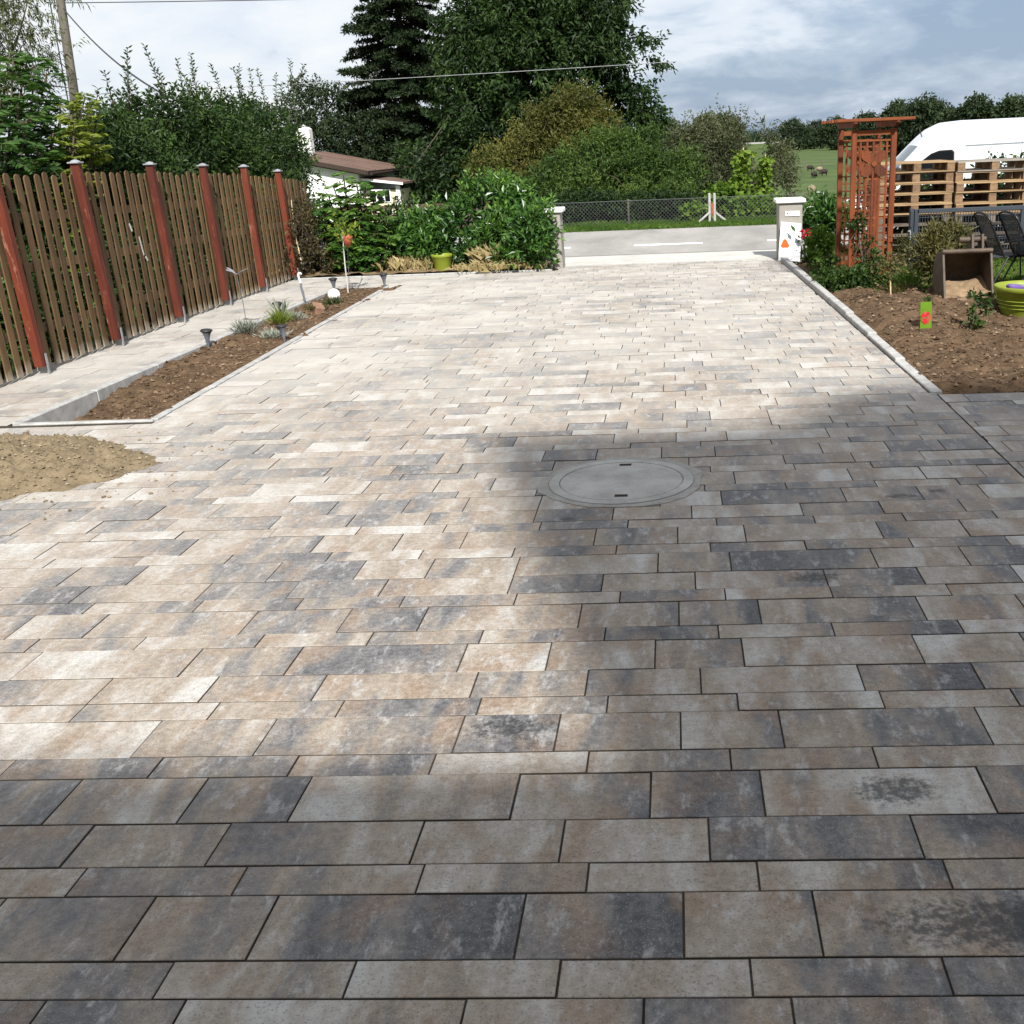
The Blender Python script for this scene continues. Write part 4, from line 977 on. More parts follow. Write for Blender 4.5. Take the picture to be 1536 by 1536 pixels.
def shrub(name, label, lumps, mat, n, per, twig, leaf, wid, seed, cat='shrub', group=None, base=None, **kw):
    L = np.array(lumps, float); c = L[:, :3].mean(0); b = base or (c[0], c[1], tz(c[0], c[1]))
    return tree(name, label, cat, b, lumps, mat, n, per, twig, leaf, wid, seed, kw.pop('trunk_r', .05), part=('stem', 'foliage'), group=group, **kw)
shrub('yellowing_tree', 'small yellowing tree in front of the walnut', [lump(862, 172, 31, .62), lump(838, 200, 31, .7), lump(888, 195, 31, .6), lump(812, 225, 31, .75), lump(872, 228, 30.5, .8), lump(782, 255, 30.5, .75), lump(745, 275, 30, .75), lump(830, 262, 30, .9)], 'yellow', 4400, 10, .38, .13, .045, 42, 'tree', 'trees beyond the road', shell=.25, trunk_r=.1, gap=-.2, rough=.3, upb=.7)
shrub('green_shrub', 'wide bright green shrub above the chain link fence', [lump(925, 238, 27.5, .62), lump(975, 245, 27.5, .62), lump(1015, 268, 27.3, .55), lump(885, 258, 27.2, .6), lump(945, 275, 27, .75), lump(850, 285, 26.8, .62), lump(1000, 300, 26.5, .62), lump(895, 300, 26.5, .65), lump(955, 312, 26, .65), lump(805, 300, 26.5, .6), lump(765, 308, 26.5, .55), lump(840, 318, 26, .55)], 'shrub', 6000, 11, .42, .12, .04, 43, group='shrubs beyond the road', shell=.15, gap=-.16, freq=(1.5, 5), rough=.34, upb=1.0, tonebias=.12)
shrub('grey_shrub', 'wide grey green shrub behind the bean poles', [lump(1065, 232, 30, .85), lump(1115, 235, 30, .85), lump(1150, 258, 30, .75), lump(1030, 250, 30, .8), lump(1090, 275, 29.5, 1.0), lump(1148, 292, 29.5, .75), lump(1030, 290, 29, .8)], 'grey', 5600, 11, .4, .11, .036, 44, group='shrubs beyond the road', shell=.2, gap=-.25, upb=.8, rough=.26)
shrub('dark_hedge', 'dark low hedge right behind the chain link fence', [lump(px, 322, 23.2, .42, .4, .36) for px in range(860, 1090, 26)], 'walnut', 2600, 9, .2, .1, .045, 45, 'hedge', shell=.2, gap=-.6, trunk_r=.03)
shrub('dark_bush', 'dark bush between the bungalow and the spruce', [lump(500, 190, 52, 1.6), lump(540, 215, 52, 1.8), lump(590, 230, 51, 1.6), lump(470, 175, 52, 1.4), lump(620, 270, 50, 1.4)], 'far', 2600, 10, .5, .2, .08, 46, group='shrubs beyond the road', shell=.3, gap=-.4, upb=.8)
# beans climbing up poles
def beans(name, label, px, Y, ztop_px, seed, w=.22):
    rng = np.random.default_rng(seed); b = at(px, 335, Y); tp = at(px + 3, ztop_px, Y); g = tz(b[0], Y); t = thing(name, label, 'bean plant', (b[0], Y, g), 'beans on poles'); MB().tube([(b[0], Y, g), (tp[0], Y, tp[2] + .06)], .012, 6).build('pole', M['cane'], t)
    n = 520; u = rng.random(n) ** .9; P = np.stack([b[0] + (tp[0] - b[0]) * u + rng.normal(size=n) * w * (.55 + .5 * (1 - u)), Y + rng.normal(size=n) * w * .8, g + (tp[2] - g) * u], 1)
    D = rng.normal(size=(n, 3)) * np.array([1, 1, .4]); D[:, 2] -= .35; V, Fq, T = leaf_mesh('f', P, D, .12 * rng.uniform(.6, 1.3, n), .095, .3 + .4 * u + rng.normal(size=n) * .14, rng)
    put('foliage', np_mesh('foliage', V - np.array(t.location), Fq, {'tone': T}), LF['bean'], t, tuple(t.location))
beans('bean_plant', 'tall bright green bean plant climbing the left pole', 1112, 23.4, 226, 47, .13); beans('bean_plant', 'slimmer bright bean plant climbing the right pole', 1145, 23.5, 236, 48, .085)
shrub('squash_plant', 'low leafy green plant at the foot of the bean poles', [lump(1080, 305, 23, .3), lump(1120, 318, 22.6, .35, .3, .25), lump(1040, 325, 22.4, .28, .3, .2), lump(1155, 320, 22.8, .28)], 'bean', 420, 7, .12, .13, .11, 49, 'plant', shell=.1, trunk_r=.015, tonebias=-.15)
# far trees at the edge of the meadow
FT = [(1388, 168, 190, 3.7, 'big rounded tree beyond the meadow above the arbor roof'), (1350, 172, 200, 2.9, 'dark tree low beside the arbor roof beyond the meadow'), (1425, 182, 185, 2.4, 'dark far tree just right of the big rounded one'), (1466, 166, 180, 2.9, 'tall round far tree above the van roof'), (1526, 166, 175, 3.0, 'far tree at the picture edge above the van'), (1497, 184, 190, 2.2, 'low far tree above the van between two taller ones'),
      (1062, 188, 260, 3.6, 'far tree above the grey shrub, left one'), (1090, 186, 260, 3.4, 'far tree above the grey shrub, right one'), (1190, 192, 330, 4.2, 'lone round far tree left of the arbor'), (1255, 190, 300, 3.6, 'far tree just behind the left end of the arbor roof'), (1222, 196, 340, 4.6, 'low wide pale far tree beyond the distant road'), (1000, 195, 240, 3.2, 'small far tree peeping out right of the walnut'), (1300, 186, 280, 4.0, 'far tree seen through the arbor')]
for i, (px, py, Y, r, lab) in enumerate(FT):
    c = at(px, py, Y); g = tz(c[0], Y); r = r * .8; L = [(c[0], Y, c[2] - r * .1, r, r, r * .8), (c[0] + r * .6, Y, c[2] - r * .5, r * .8, r * .8, r * .7), (c[0] - r * .7, Y, c[2] - r * .55, r * .75, r * .8, r * .7), (c[0] - r * .1, Y - r * .3, g + (c[2] - g) * .4, r * .95, r * .9, (c[2] - g) * .42)]
    tree('far_tree', lab, 'tree', (c[0], Y, g), L, 'far', 900, 8, .9, .7, .34, 60 + i, .3, group='far trees beyond the meadow', shell=.4, gap=-.4, n_limb=3, freq=(.3, 1.0), tonebias=.08)
def wood():
    rng = np.random.default_rng(80); lumps = [(x, 420 + rng.normal() * 15 + abs(x) * .1, -2.2 + rng.random() * 2.4, 9, 6, 2.2 + rng.random() * 2.4) for x in np.arange(-330, 420, 11)]
    me = crown_mesh('far_wood', rng, lumps, 9000, 5, 1.6, 1.6, .8, shell=.5, gap=-.6, freq=(.1, .4), tonebias=.05); tag(put('far_wood', me, LF['far']), 'dark band of woodland along the horizon', 'woodland', None, 'stuff')
wood()
tag(put('hills', grid_mesh('hills', np.linspace(-2400, 2400, 60), np.linspace(2600, 3800, 10), lambda x, y: -20 + (34 + 18 * fbm(x * .0016 + 4, y * .0004, 3, 12)) * np.sin(np.clip((y - 2600) / 1200, 0, 1) * math.pi)), M['hill'] if 'hill' in M else m_two('haze-blue wooded hill', (.05, .075, .085), (.08, .11, .12), .01, .95, .05, 0)), kind='structure')  # bluish tone paints the haze of distance into the hill colour
tag(put('far_road', grid_mesh('far_road', np.linspace(-300, 420, 30), np.array([380., 384., 391., 395.]), lambda x, y: np.where((y > 383) & (y < 392), -.25, -.72)), M['asphalt']), kind='structure')

tag(put('embankment', grid_mesh('embankment', np.linspace(-300, 420, 30), np.array([366., 379., 396., 410.]), lambda x, y: np.where((y > 370) & (y < 400), -.74, -2.9)), M['meadow']), kind='structure')
# pasture fence and sheep
pf = thing('pasture_fence', 'thin line of posts across the far meadow', 'fence', (20, 140, -2.6)); 
for x in np.arange(8, 42, 2.2): MB().box((x, 140 + .05 * x, tz(x, 140) + .55), (.13, .13, 1.2)).build('post', M['oldpole'], pf)
for z in (.5, .95): MB().bar((8, 140.4, -2.62 + z), (42, 142.1, -2.62 + z), .03).build('wire', M['galv'], pf)
def sheep(px, py, dark, heading, sc, label):
    lo, hi = 30., 250.
    for _ in range(50):
        m = (lo + hi) / 2; p = at(px, py, m)
        if p[2] > tz(p[0], m): lo = m
        else: hi = m
    p = at(px, py, lo); t = thing('sheep', label, 'sheep', tuple(p), 'sheep grazing in the meadow'); s = sc * .72; m = Matrix.Rotation(heading, 3, 'Z'); wool = M['darkwool' if dark else 'wool']
    w = lambda v: Vector(p) + m @ (Vector(v) * s); mb = MB()
    mb.tube([w((-.52, 0, .52)), w((-.45, 0, .56)), w((-.2, 0, .6)), w((.15, 0, .58)), w((.36, 0, .6)), w((.5, 0, .56)), w((.62, 0, .46)), w((.74, 0, .30)), w((.84, 0, .22)), w((.88, 0, .19))], [.06, .2, .25, .26, .21, .15, .11, .10, .07, .03], 12)
    for x, y in ((-.36, .1), (-.36, -.1), (.3, .1), (.3, -.1)): mb.tube([w((x, y, .5)), w((x + (.03 if x > 0 else -.05), y, .25)), w((x, y, 0))], [.085, .045, .035], 8)
    for y in (-.1, .1): mb.tube([w((.72, y * .6, .36)), w((.7, y * 1.6, .36))], [.035, .015], 5)
    mb.tube([w((-.5, 0, .6)), w((-.6, 0, .45))], [.05, .025], 6); mb.build('body', wool, t)
for a in ((1215, 256, 1, .4, 1.0, 'small dark sheep grazing farthest left in the meadow'), (1229, 258, 0, 2.9, .85, 'pale brown sheep grazing between the dark sheep'), (1221, 267, 1, .9, 1.0, 'dark sheep grazing lowest of the dark ones'), (1236, 263, 1, 3.5, 1.0, 'dark sheep grazing nearest to the arbor post'), (1217, 290, 0, .6, .6, 'pale brown sheep close behind the gate pillar')): sheep(*a)

# ------------------------------------------------------------------ behind the wooden fence
def hedge_lump(px, py, X, r, rz=None):
    d = ray(px, py); tt = X / d[0]; return (X, d[1] * tt, H_EYE + d[2] * tt, r, r * 1.15, rz or r)
def plum_hedge():
    rng = np.random.default_rng(90); X = -6.7
    lumps = [hedge_lump(px, py, X + rng.normal() * .12, r) for px, py, r in ((160, 228, .36), (195, 208, .38), (235, 205, .42), (280, 200, .42), (325, 202, .42), (365, 200, .42), (405, 212, .4), (436, 235, .28), (180, 255, .5), (240, 245, .55), (300, 242, .6), (360, 242, .6), (415, 255, .5), (446, 275, .28), (210, 290, .6), (280, 295, .7), (350, 295, .75), (405, 310, .7), (160, 300, .6), (130, 330, .6), (230, 350, .7), (320, 350, .7), (390, 345, .7), (215, 185, .2), (255, 178, .24), (295, 175, .22), (350, 180, .24), (385, 180, .22))] + [(-6.15, y, .45, .45, .5, .5) for y in np.arange(7.2, 16, .8)]
    b = (X, 12.5, -.3); t = thing('plum_hedge', 'dense plum hedge with upright shoots behind the wooden fence', 'hedge', b); mb = MB()
    for l in lumps: mb.tube([(l[0], l[1], -.3), (l[0] + rng.normal() * .1, l[1] + rng.normal() * .1, l[2] * .5), (l[0], l[1], l[2])], [.04, .03, .01], 6)
    mb.build('stem', M['bark'], t)
    me = crown_mesh('foliage', rng, lumps, 11500, 10, .26, .085, .034, shell=.3, gap=-.3, upb=.45, freq=(1.5, 5), org=b, rough=.22); put('foliage', me, LF['plum'], t, b)
    S = []; Dr = []; Ls = []
    for px, py0, py1, lean in ((192, 175, 84, -.05), (196, 180, 110, .03), (178, 180, 118, -.25), (222, 180, 130, .0), (232, 185, 150, -.3), (253, 170, 78, .0), (258, 170, 112, .05), (282, 170, 96, .15), (296, 165, 90, .1), (290, 170, 120, -.1), (275, 170, 110, .2), (345, 170, 104, .0), (358, 170, 106, .03), (370, 170, 108, .06), (385, 175, 108, .2), (398, 170, 110, .2), (410, 180, 115, .35), (425, 185, 95, .45), (445, 190, 92, .25), (330, 175, 140, -.1), (150, 200, 140, -.4), (312, 170, 130, .2), (432, 190, 130, .3), (205, 170, 125, .12)):
        d = ray(px, py0); tt = X / d[0]; a = d * tt; d2 = ray(px, py1); c = d2 * tt
        S.append((X, a[1], H_EYE + a[2] - .25)); Ls.append(abs(c[2] - a[2]) + .32); Dr.append((rng.normal() * .05, lean * .8, 1))
    V, Fq, T, st = shoots(rng, S, Dr, Ls, 58, .085, .03, .3); put('shoot_leaves', np_mesh('shoot_leaves', V - np.array(b), Fq, {'tone': T}), LF['plum'], t, b)
    for s in st: MB().tube(s, [.009, .007, .005, .003], 5).build('shoot', M['bark'], t)
plum_hedge()
P1 = lambda px, py, X: np.array(hedge_lump(px, py, X, .1)[:3])
pinnate_plant('sumac_tree', 'dark green sumac tree at the left picture edge behind the fence', 'tree', (-6.6, 9.6, -.3), [P1(20, 90, -6.5), P1(52, 98, -6.5), P1(75, 150, -6.4), P1(0, 150, -6.3), P1(40, 180, -6.1), P1(80, 200, -6.2), P1(10, 210, -6.0), P1(-30, 130, -6.5), P1(60, 230, -6.0), P1(100, 230, -6.2), P1(30, 140, -6.3), P1(70, 110, -6.7), P1(15, 78, -6.7), P1(42, 82, -6.6), P1(90, 180, -6.5), P1(-10, 190, -6.2)], 30, .40, .13, .036, 'darksumac', 91, sag=.7, pairs=11)
pinnate_plant('lime_shrub', 'yellow green feathery shrub beside the dark sumac', 'shrub', (-6.2, 9.9, -.3), [P1(118, 150, -6.1), P1(135, 160, -6.1), P1(108, 165, -6.1), P1(145, 185, -6.1), P1(120, 200, -6.0), P1(150, 220, -6.0), P1(128, 145, -6.1), P1(112, 185, -6.0), P1(138, 205, -6.0)], 24, .28, .10, .028, 'lime', 92, sag=.3, pairs=9)
def willow():
    L = [lump(20, 20, 19, .8), lump(0, 60, 19, .8), lump(45, 0, 19, .6), lump(-30, 10, 19, 1.0), lump(20, -60, 19, 1.0), lump(75, 65, 19, .35), lump(60, 130, 19, .45), lump(85, 150, 19, .3)]
    b = (-14.2, 19, -.3); tree('willow_tree', 'pale olive willow in the top left corner', 'tree', b, L, 'willow', 1500, 12, .4, .10, .022, 93, .14, group=None, shell=.1, gap=-.1, upb=-.1, droop=.4, n_limb=16)
willow()

# ------------------------------------------------------------------ bed at the far left corner of the drive
pinnate_plant('sumac_shrub', 'bright green sumac shrub in the corner bed before the bungalow', 'shrub', (-4.5, 15.05, 0), [at(515, 262, 15.0), at(535, 276, 14.9), at(565, 290, 15.0), at(492, 292, 15.0), at(545, 320, 14.8), at(578, 325, 15.0), at(520, 335, 14.8), at(505, 350, 14.8), at(560, 350, 14.8), at(535, 365, 14.75), at(585, 355, 14.8), at(550, 283, 14.9), at(525, 296, 14.85), at(480, 310, 14.95), at(500, 280, 15.0), at(510, 370, 14.7)], 20, .30, .12, .034, 'sumac', 95, sag=.55, pairs=10)
def laurel(name, label, lumps, n, seed, shoots_px, Yp, base, grp='cherry laurels in the corner bed', leaf=.115, wid=.042):
    rng = np.random.default_rng(seed); t = thing(name, label, 'shrub', base, grp); mb = MB()
    for l in lumps: mb.tube([(base[0] + rng.normal() * .1, base[1] + rng.normal() * .05, 0), ((l[0] + base[0]) / 2, (l[1] + base[1]) / 2, l[2] * .45), l[:3]], [.022, .016, .008], 6)
    mb.build('stem', M['bark'], t)
    me = crown_mesh('foliage', rng, lumps, int(n * 1.15), 8, .22, leaf, wid, shell=.15, gap=-.14, upb=.75, freq=(3, 8), org=base, droop=.05, tonebias=0., zmin=.06, rough=.32); put('foliage', me, LF['laurel'], t, base)
    if shoots_px:
        S = [at(px, py0, Yp) for px, py0, py1 in shoots_px]; Ls = [abs(at(px, py1, Yp)[2] - at(px, py0, Yp)[2]) for px, py0, py1 in shoots_px]
        V, Fq, T, st = shoots(rng, S, [(rng.normal() * .08, rng.normal() * .08, 1) for _ in S], Ls, 62, leaf * .95, wid * .9, .78, .75); put('shoot_leaves', np_mesh('shoot_leaves', V - np.array(base), Fq, {'tone': T}), LF['laurel'], t, base)
laurel('laurel_shrub', 'large glossy cherry laurel behind the green flower pot', [lump(745, 318, 15.5, .27), lump(700, 338, 15.4, .25), lump(782, 330, 15.5, .26), lump(735, 345, 15.2, .36), lump(780, 360, 15.2, .32), lump(690, 365, 15.2, .32), lump(740, 385, 15.2, .3, .3, .22), lump(768, 298, 15.6, .15), lump(722, 298, 15.6, .17)], 1750, 96, [(706, 290, 252), (735, 285, 252), (745, 280, 258), (758, 285, 262), (773, 285, 268), (785, 290, 270), (690, 300, 275), (722, 280, 256), (798, 310, 282), (680, 320, 292), (712, 300, 268), (752, 300, 255), (765, 295, 272), (790, 320, 292), (700, 315, 285), (738, 300, 264), (778, 310, 276)], 15.5, (-2.6, 15.4, .02))
laurel('laurel_shrub', 'smaller cherry laurel overgrowing the left gate pillar', [lump(798, 348, 14.5, .13), lump(812, 335, 14.5, .06), lump(797, 372, 14.5, .14, .12, .14), lump(814, 378, 14.5, .05), lump(775, 385, 14.6, .16)], 430, 97, [(826, 330, 292), (816, 330, 300), (806, 335, 310)], 14.5, (-1.95, 14.56, .02))
laurel('laurel_shrub', 'low cherry laurel left of the green flower pot', [lump(645, 350, 15.3, .19), lump(622, 362, 15.2, .18), lump(660, 365, 15.2, .2), lump(610, 380, 15.2, .18), lump(650, 385, 15.1, .2, .2, .16)], 700, 98, [(628, 320, 296), (652, 315, 290), (610, 335, 310), (640, 335, 305), (662, 340, 312), (620, 345, 318)], 15.3, (-3.5, 15.35, .02))
laurel('laurel_shrub', 'tall dark laurel behind the right gate pillar', [lump(1222, 342, 14.9, .17), lump(1240, 350, 14.8, .17), lump(1215, 365, 14.7, .16), lump(1246, 335, 15, .15), lump(1232, 322, 15.2, .12)], 460, 99, [(1215, 330, 305), (1236, 322, 298), (1250, 328, 300)], 15, (2.05, 14.9, .02), None)
def misc_shrub(name, label, cat, lumps, mat, n, per, twig, leaf, wid, seed, base, **kw):
    return tree(name, label, cat, base, lumps, mat, n, per, twig, leaf, wid, seed, kw.pop('trunk_r', .012), part=('stem', 'foliage'), **kw)
misc_shrub('rose_bush', 'straggly drying rose bush at the end of the wooden fence', 'shrub', [lump(452, 330, 15.0, .22), lump(465, 360, 14.9, .26), lump(450, 385, 14.8, .22), lump(485, 375, 14.9, .22), lump(440, 350, 15, .18), lump(500, 395, 14.8, .16), lump(432, 320, 14.6, .12), lump(428, 370, 14.4, .1), lump(436, 395, 14.4, .12), lump(425, 335, 14.25, .1), lump(420, 385, 14.1, .09), lump(428, 300, 14.4, .08)], 'dry', 460, 7, .16, .06, .03, 101, (-4.95, 14.95, .03), shell=.1, gap=-.25, upb=.5, n_limb=26)
misc_shrub('bramble', 'dark bramble under the sumac at the back of the corner bed', 'shrub', [lump(px, 395, 15.2, .2, .2, .16) for px in (470, 500, 530, 560, 590)] + [lump(px, 355, 15.9, .3) for px in (480, 530, 580, 620)] + [lump(px, 330, 16.0, .26) for px in (470, 600)], 'walnut', 900, 8, .16, .07, .035, 102, (-4.4, 15.6, .03), shell=.1, gap=-.5)
def grass_tuft(name, label, c, n, h, spread, seed, mat='straw', cat='grass tuft', lean=.9, w=.008, group=None, tone=.5):
    rng = np.random.default_rng(seed); P = np.stack([c[0] + rng.normal(size=n) * spread, c[1] + rng.normal(size=n) * spread * .7, np.full(n, c[2])], 1)
    me = blades(name, rng, P - np.array(c), h * rng.uniform(.4, 1.1, n), w, lean, tone + rng.normal(size=n) * .2); o = put(name, me, LF[mat], None, tuple(c)); return tag(o, label, cat, group)
grass_tuft('dry_grass', 'tall clump of straw coloured grass before the large laurel', (-2.55, 14.85, .03), 420, .36, .10, 103)
grass_tuft('dry_grass', 'flat heap of cut straw beside the left gate pillar', (-2.1, 14.72, .03), 380, .20, .14, 104, lean=1.9)
grass_tuft('dry_grass', 'thin tuft of dry grass left of the green pot', (-3.75, 14.85, .03), 220, .26, .14, 105)
grass_tuft('dry_grass', 'small tuft of dry grass just beside the green pot', (-3.45, 14.8, .03), 120, .2, .08, 106)
grass_tuft('straw_litter', 'flattened straw strewn along the front of the corner bed', (-2.5, 14.68, .03), 420, .14, .28, 107, lean=2.2)
def pot(name, label, c, r_top, r_bot, h, mat='lime'):
    t = thing(name, label, 'flower pot', c); w = .008
    MB().lathe(c, [(r_bot, 0), (r_bot * .2 + r_top * .8 * .98, h * .82), (r_top * .97, h * .84), (r_top, h * .86), (r_top, h * .97), (r_top - .004, h), (r_top - w - .01, h), (r_top - w - .012, h * .8)], 32, True, False).build('pot', M[mat], t)
    MB().lathe(c, [(r_top - .03, h * .8), (r_top * .3, h * .86), (.002, h * .84)], 20, False, False).build('potting_soil', M['soil'], t); return t
gp = at(665, 408, 14.72); pot('flower_pot', 'lime green flower pot on the paving edge before the laurels', (gp[0], 14.72, .012), .148, .105, .235)
wp = at(627, 308, 16.9); tag(MB().tube([(wp[0], 16.9, -.05), (wp[0] + .03, 16.9, .4), (wp[0] - .02, 16.9, wp[2] + .02)], [.035, .032, .03], 8).build('pale_post', M['palebark'], None, (wp[0], 16.9, 0)), 'pale bare trunk standing between sumac and laurels', 'post')
b0 = at(478, 400, 14.7); tag(MB().tube([at(455, 405, 14.7), at(440, 340, 14.75), at(437, 300, 14.8)], [.012, .01, .006], 6).build('bean_stick', M['cane'], None, tuple(at(455, 405, 14.7))), 'thin pale stick leaning before the rose bush', 'stick')

# ------------------------------------------------------------------ things in the long bed
def lamp(x, y, z, sc, label, tilt=0.):
    t = thing('solar_lamp', label, 'garden lamp', (x, y, z), 'solar lamps in the long bed'); c = (x, y, z)
    MB().lathe(c, [(.010 * sc, -.06), (.012 * sc, .02 * sc), (.016 * sc, .05 * sc), (.022 * sc, .09 * sc), (.034 * sc, .125 * sc), (.046 * sc, .145 * sc)], 16, True, False).build('funnel', M['lampgrey'], t)
    MB().lathe(c, [(.046 * sc, .143 * sc), (.055 * sc, .150 * sc), (.055 * sc, .158 * sc), (.04 * sc, .168 * sc), (.012 * sc, .173 * sc)], 20, True, True).build('cap', M['blackplastic'], t)
    if tilt: t.rotation_euler = (tilt * .4, tilt, 0)
bz = lambda x, y: float(left_bed(np.array([x]), np.array([y]))[0])
lamp(-4.30, 9.45, bz(-4.3, 9.45), 1.0, 'grey solar lamp standing nearest on the path side of the bed', .05); lamp(-3.62, 9.55, bz(-3.62, 9.5), .95, 'grey solar lamp on the driveway side near the lavender', -.08); lamp(-4.27, 11.2, bz(-4.27, 11.2), 1.0, 'grey solar lamp on the path side beside the agave', .03); lamp(-4.26, 13.15, bz(-4.26, 13.15), 1.0, 'grey solar lamp in the far corner behind the white globe'); lamp(-3.66, 13.3, .0, 1.0, 'grey solar lamp at the far driveway corner of the bed')
def butterfly():
    x, y = -4.28, 10.35; z = bz(x, y); t = thing('butterfly_stake', 'grey butterfly ornament on a thin rod in the bed', 'ornament', (x, y, z)); tp = at(355, 413, y)
    MB().tube([(x, y, z - .03), (x - .005, y, .3), (tp[0], y, tp[2])], .0035, 6).build('rod', M['lampgrey'], t); c = np.array([tp[0], y, tp[2]])
    for s, dz in ((1, .0), (-1, .012)):
        for q, l in ((.03, .105), (-.03, .08)):
            mb = MB(); P = [c + np.array([0, -.006, dz])] + [c + np.array([s * l * u, q * 1.4 * u + v, dz + .45 * l * u + .012]) for u, v in ((.5, .022), (.95, .025), (1.05, 0), (.85, -.022), (.4, -.018))]; mb._add(P + [p + np.array([0, 0, .003]) for p in P], [tuple(range(6)), tuple(range(11, 5, -1))] + [(i, (i + 1) % 6, 6 + (i + 1) % 6, 6 + i) for i in range(6)]); mb.build('wing', M['zinc'], t)
    MB().tube([c + np.array([0, -.04, .008]), c + np.array([0, 0, .012]), c + np.array([0, .035, .01])], [.003, .008, .003], 8).build('body', M['lampgrey'], t)
butterfly()
def bird():
    x, y = -4.27, 12.1; z = bz(x, y); t = thing('bird_stake', 'slender bird ornament with white head and dark curved stem', 'ornament', (x, y, z)); f = lambda px, py: at(px, py, y)
    MB().tube([f(457, 452), f(456, 446), f(454, 438), f(452, 432), f(451, 424)], [.012, .013, .015, .013, .011], 8).build('stem', M['lampgrey'], t)
    MB().tube([f(451, 424.5), f(449.5, 420), f(448, 416), f(447.5, 412.5), f(448.5, 410), f(450.5, 410), f(452.5, 411.5)], [.012, .012, .012, .014, .016, .014, .006], 8).build('head', M['whitepaint'], t)
bird()
gx_, gy_ = -3.98, 12.25; gz_ = bz(gx_, gy_); gl = thing('globe_lamp', 'white ball lamp lying in the long bed', 'garden lamp', (gx_, gy_, gz_)); MB().lathe((gx_, gy_, gz_ + .06), [(.072 * math.cos(a), .072 * math.sin(a)) for a in np.linspace(-1.4, 1.55, 14)], 24).build('ball', M['globe'], gl); MB().lathe((gx_, gy_, gz_ - .02), [(.03, 0), (.03, .03)], 12).build('socket', M['blackplastic'], gl)
cp = (-3.87, 11.35, bz(-3.87, 11.35)); tcp = thing('clay_block', 'tilted brown clay pot half buried in the bed', 'flower pot', cp); MB().box((cp[0], cp[1], cp[2] + .035), (.10, .10, .12), .5, .25, .2, ch=.012).build('pot', M['redclay'], tcp); MB().box((cp[0] - .02, cp[1] + .02, cp[2] + .1), (.10, .10, .02), .5, .25, .2, ch=.004).build('rim', M['redclay'], tcp)
def small_plant(name, label, x, y, zf, n, h, leaf, wid, mat, seed, up=.9, spread=.05, cat='plant', group=None, tone=.5):
    rng = np.random.default_rng(seed); z = zf(x, y); P = np.stack([x + rng.normal(size=n) * spread, y + rng.normal(size=n) * spread, z + np.abs(rng.normal(size=n)) * h * .3], 1); o = P - np.array([x, y, z]); D = o / spread * .5 + rng.normal(size=(n, 3)) * .35; D[:, 2] += up
    V, Fq, T = leaf_mesh('f', P, D, leaf * rng.uniform(.6, 1.3, n), wid, tone + rng.normal(size=n) * .18, rng); ob = put(name, np_mesh(name, V - np.array([x, y, z]), Fq, {'tone': T}), LF[mat], None, (x, y, z)); return tag(ob, label, cat, group)
small_plant('lavender', 'grey green lavender tuft at the foot of the butterfly rod', -4.2, 10.1, bz, 240, .12, .085, .010, 'lavender', 111, tone=.25)
small_plant('lavender', 'pale grey lavender cushion beside the driveway solar lamp', -3.85, 9.9, bz, 260, .06, .06, .010, 'lavender', 112, tone=.6, spread=.055)
small_plant('lavender', 'grey cushion plant below the agave', -4.02, 10.9, bz, 200, .07, .06, .012, 'lavender', 113, tone=.45)
small_plant('grass_plant', 'yellow green grassy plant beside the agave', -4.1, 10.75, bz, 170, .08, .16, .008, 'lime', 114, up=.6, spread=.03)
small_plant('agave', 'grey green spiky agave on the path side of the bed', -4.15, 11.0, lambda x, y: bz(x, y) + .05, 26, .05, .16, .022, 'lavender', 115, up=1.0, spread=.02, tone=.4)
small_plant('herb', 'small dark green herb under the white globe', -3.92, 12.0, bz, 170, .06, .07, .018, 'grey', 116, up=.7)
small_plant('succulent', 'reddish low plant between clay pot and bird ornament', -4.05, 11.75, bz, 160, .06, .06, .014, 'bronze', 117, up=.7, spread=.07)
ck = (-3.95, 12.7, bz(-3.95, 12.7)); cs = thing('sapling', 'young sapling with yellowing leaves tied to a pale stake', 'tree', ck); tp = at(513, 345, 12.7); MB().tube([ck, (ck[0] + .005, 12.7, .35), tp], [.009, .008, .006], 7).build('stake', M['palebark'], cs)
rng_ = np.random.default_rng(118); Q = np.array(tp) + rng_.normal(size=(95, 3)) * np.array([.075, .05, .06]) + np.array([.02, 0, .01]); V, Fq, T = leaf_mesh('f', Q, rng_.normal(size=(95, 3)) + np.array([0, 0, -.3]), .075, .03, .5 + rng_.normal(size=95) * .25, rng_); put('foliage', np_mesh('foliage', V - np.array(ck), Fq, {'tone': T}), LF['lime'], cs, ck)
ro = (at(524, 435, 13.1)[0], 13.1, 0.0); rt = thing('red_ornament', 'rust red heart shaped ornament on a thin rod behind the sapling', 'ornament', ro); tp2 = at(521, 362, 13.1); MB().tube([ro, (tp2[0], 13.1, tp2[2])], .004, 5).build('rod', M['lampgrey'], rt)
mb = MB(); mb.lathe((tp2[0], 13.1, tp2[2] - .075), [(.006, 0), (.03, .03), (.055, .075), (.07, .12), (.055, .155), (.02, .165)], 14); mb.build('heart', M['rust_red'], rt)
tw = (-4.0, 13.05, bz(-4, 13.05)); ts = thing('spiral_stake', 'small twisted wire ornament between the far solar lamps', 'ornament', tw)
for k, (pa, pb) in enumerate(((at(534, 438, 13.05), at(543, 418, 13.05)), (at(537, 430, 13.05), at(550, 424, 13.05)), (at(534, 436, 13.05), at(531, 428, 13.05)))): MB().tube([pa, (np.array(pa) + pb) / 2 + np.array([.01, 0, .01]), pb], .005, 5).build('wire', M['lampgrey'], ts); MB().lathe(tuple(pb), [(.004, -.015), (.016, 0), (.004, .015)], 8).build('bead', M['zinc'], ts)

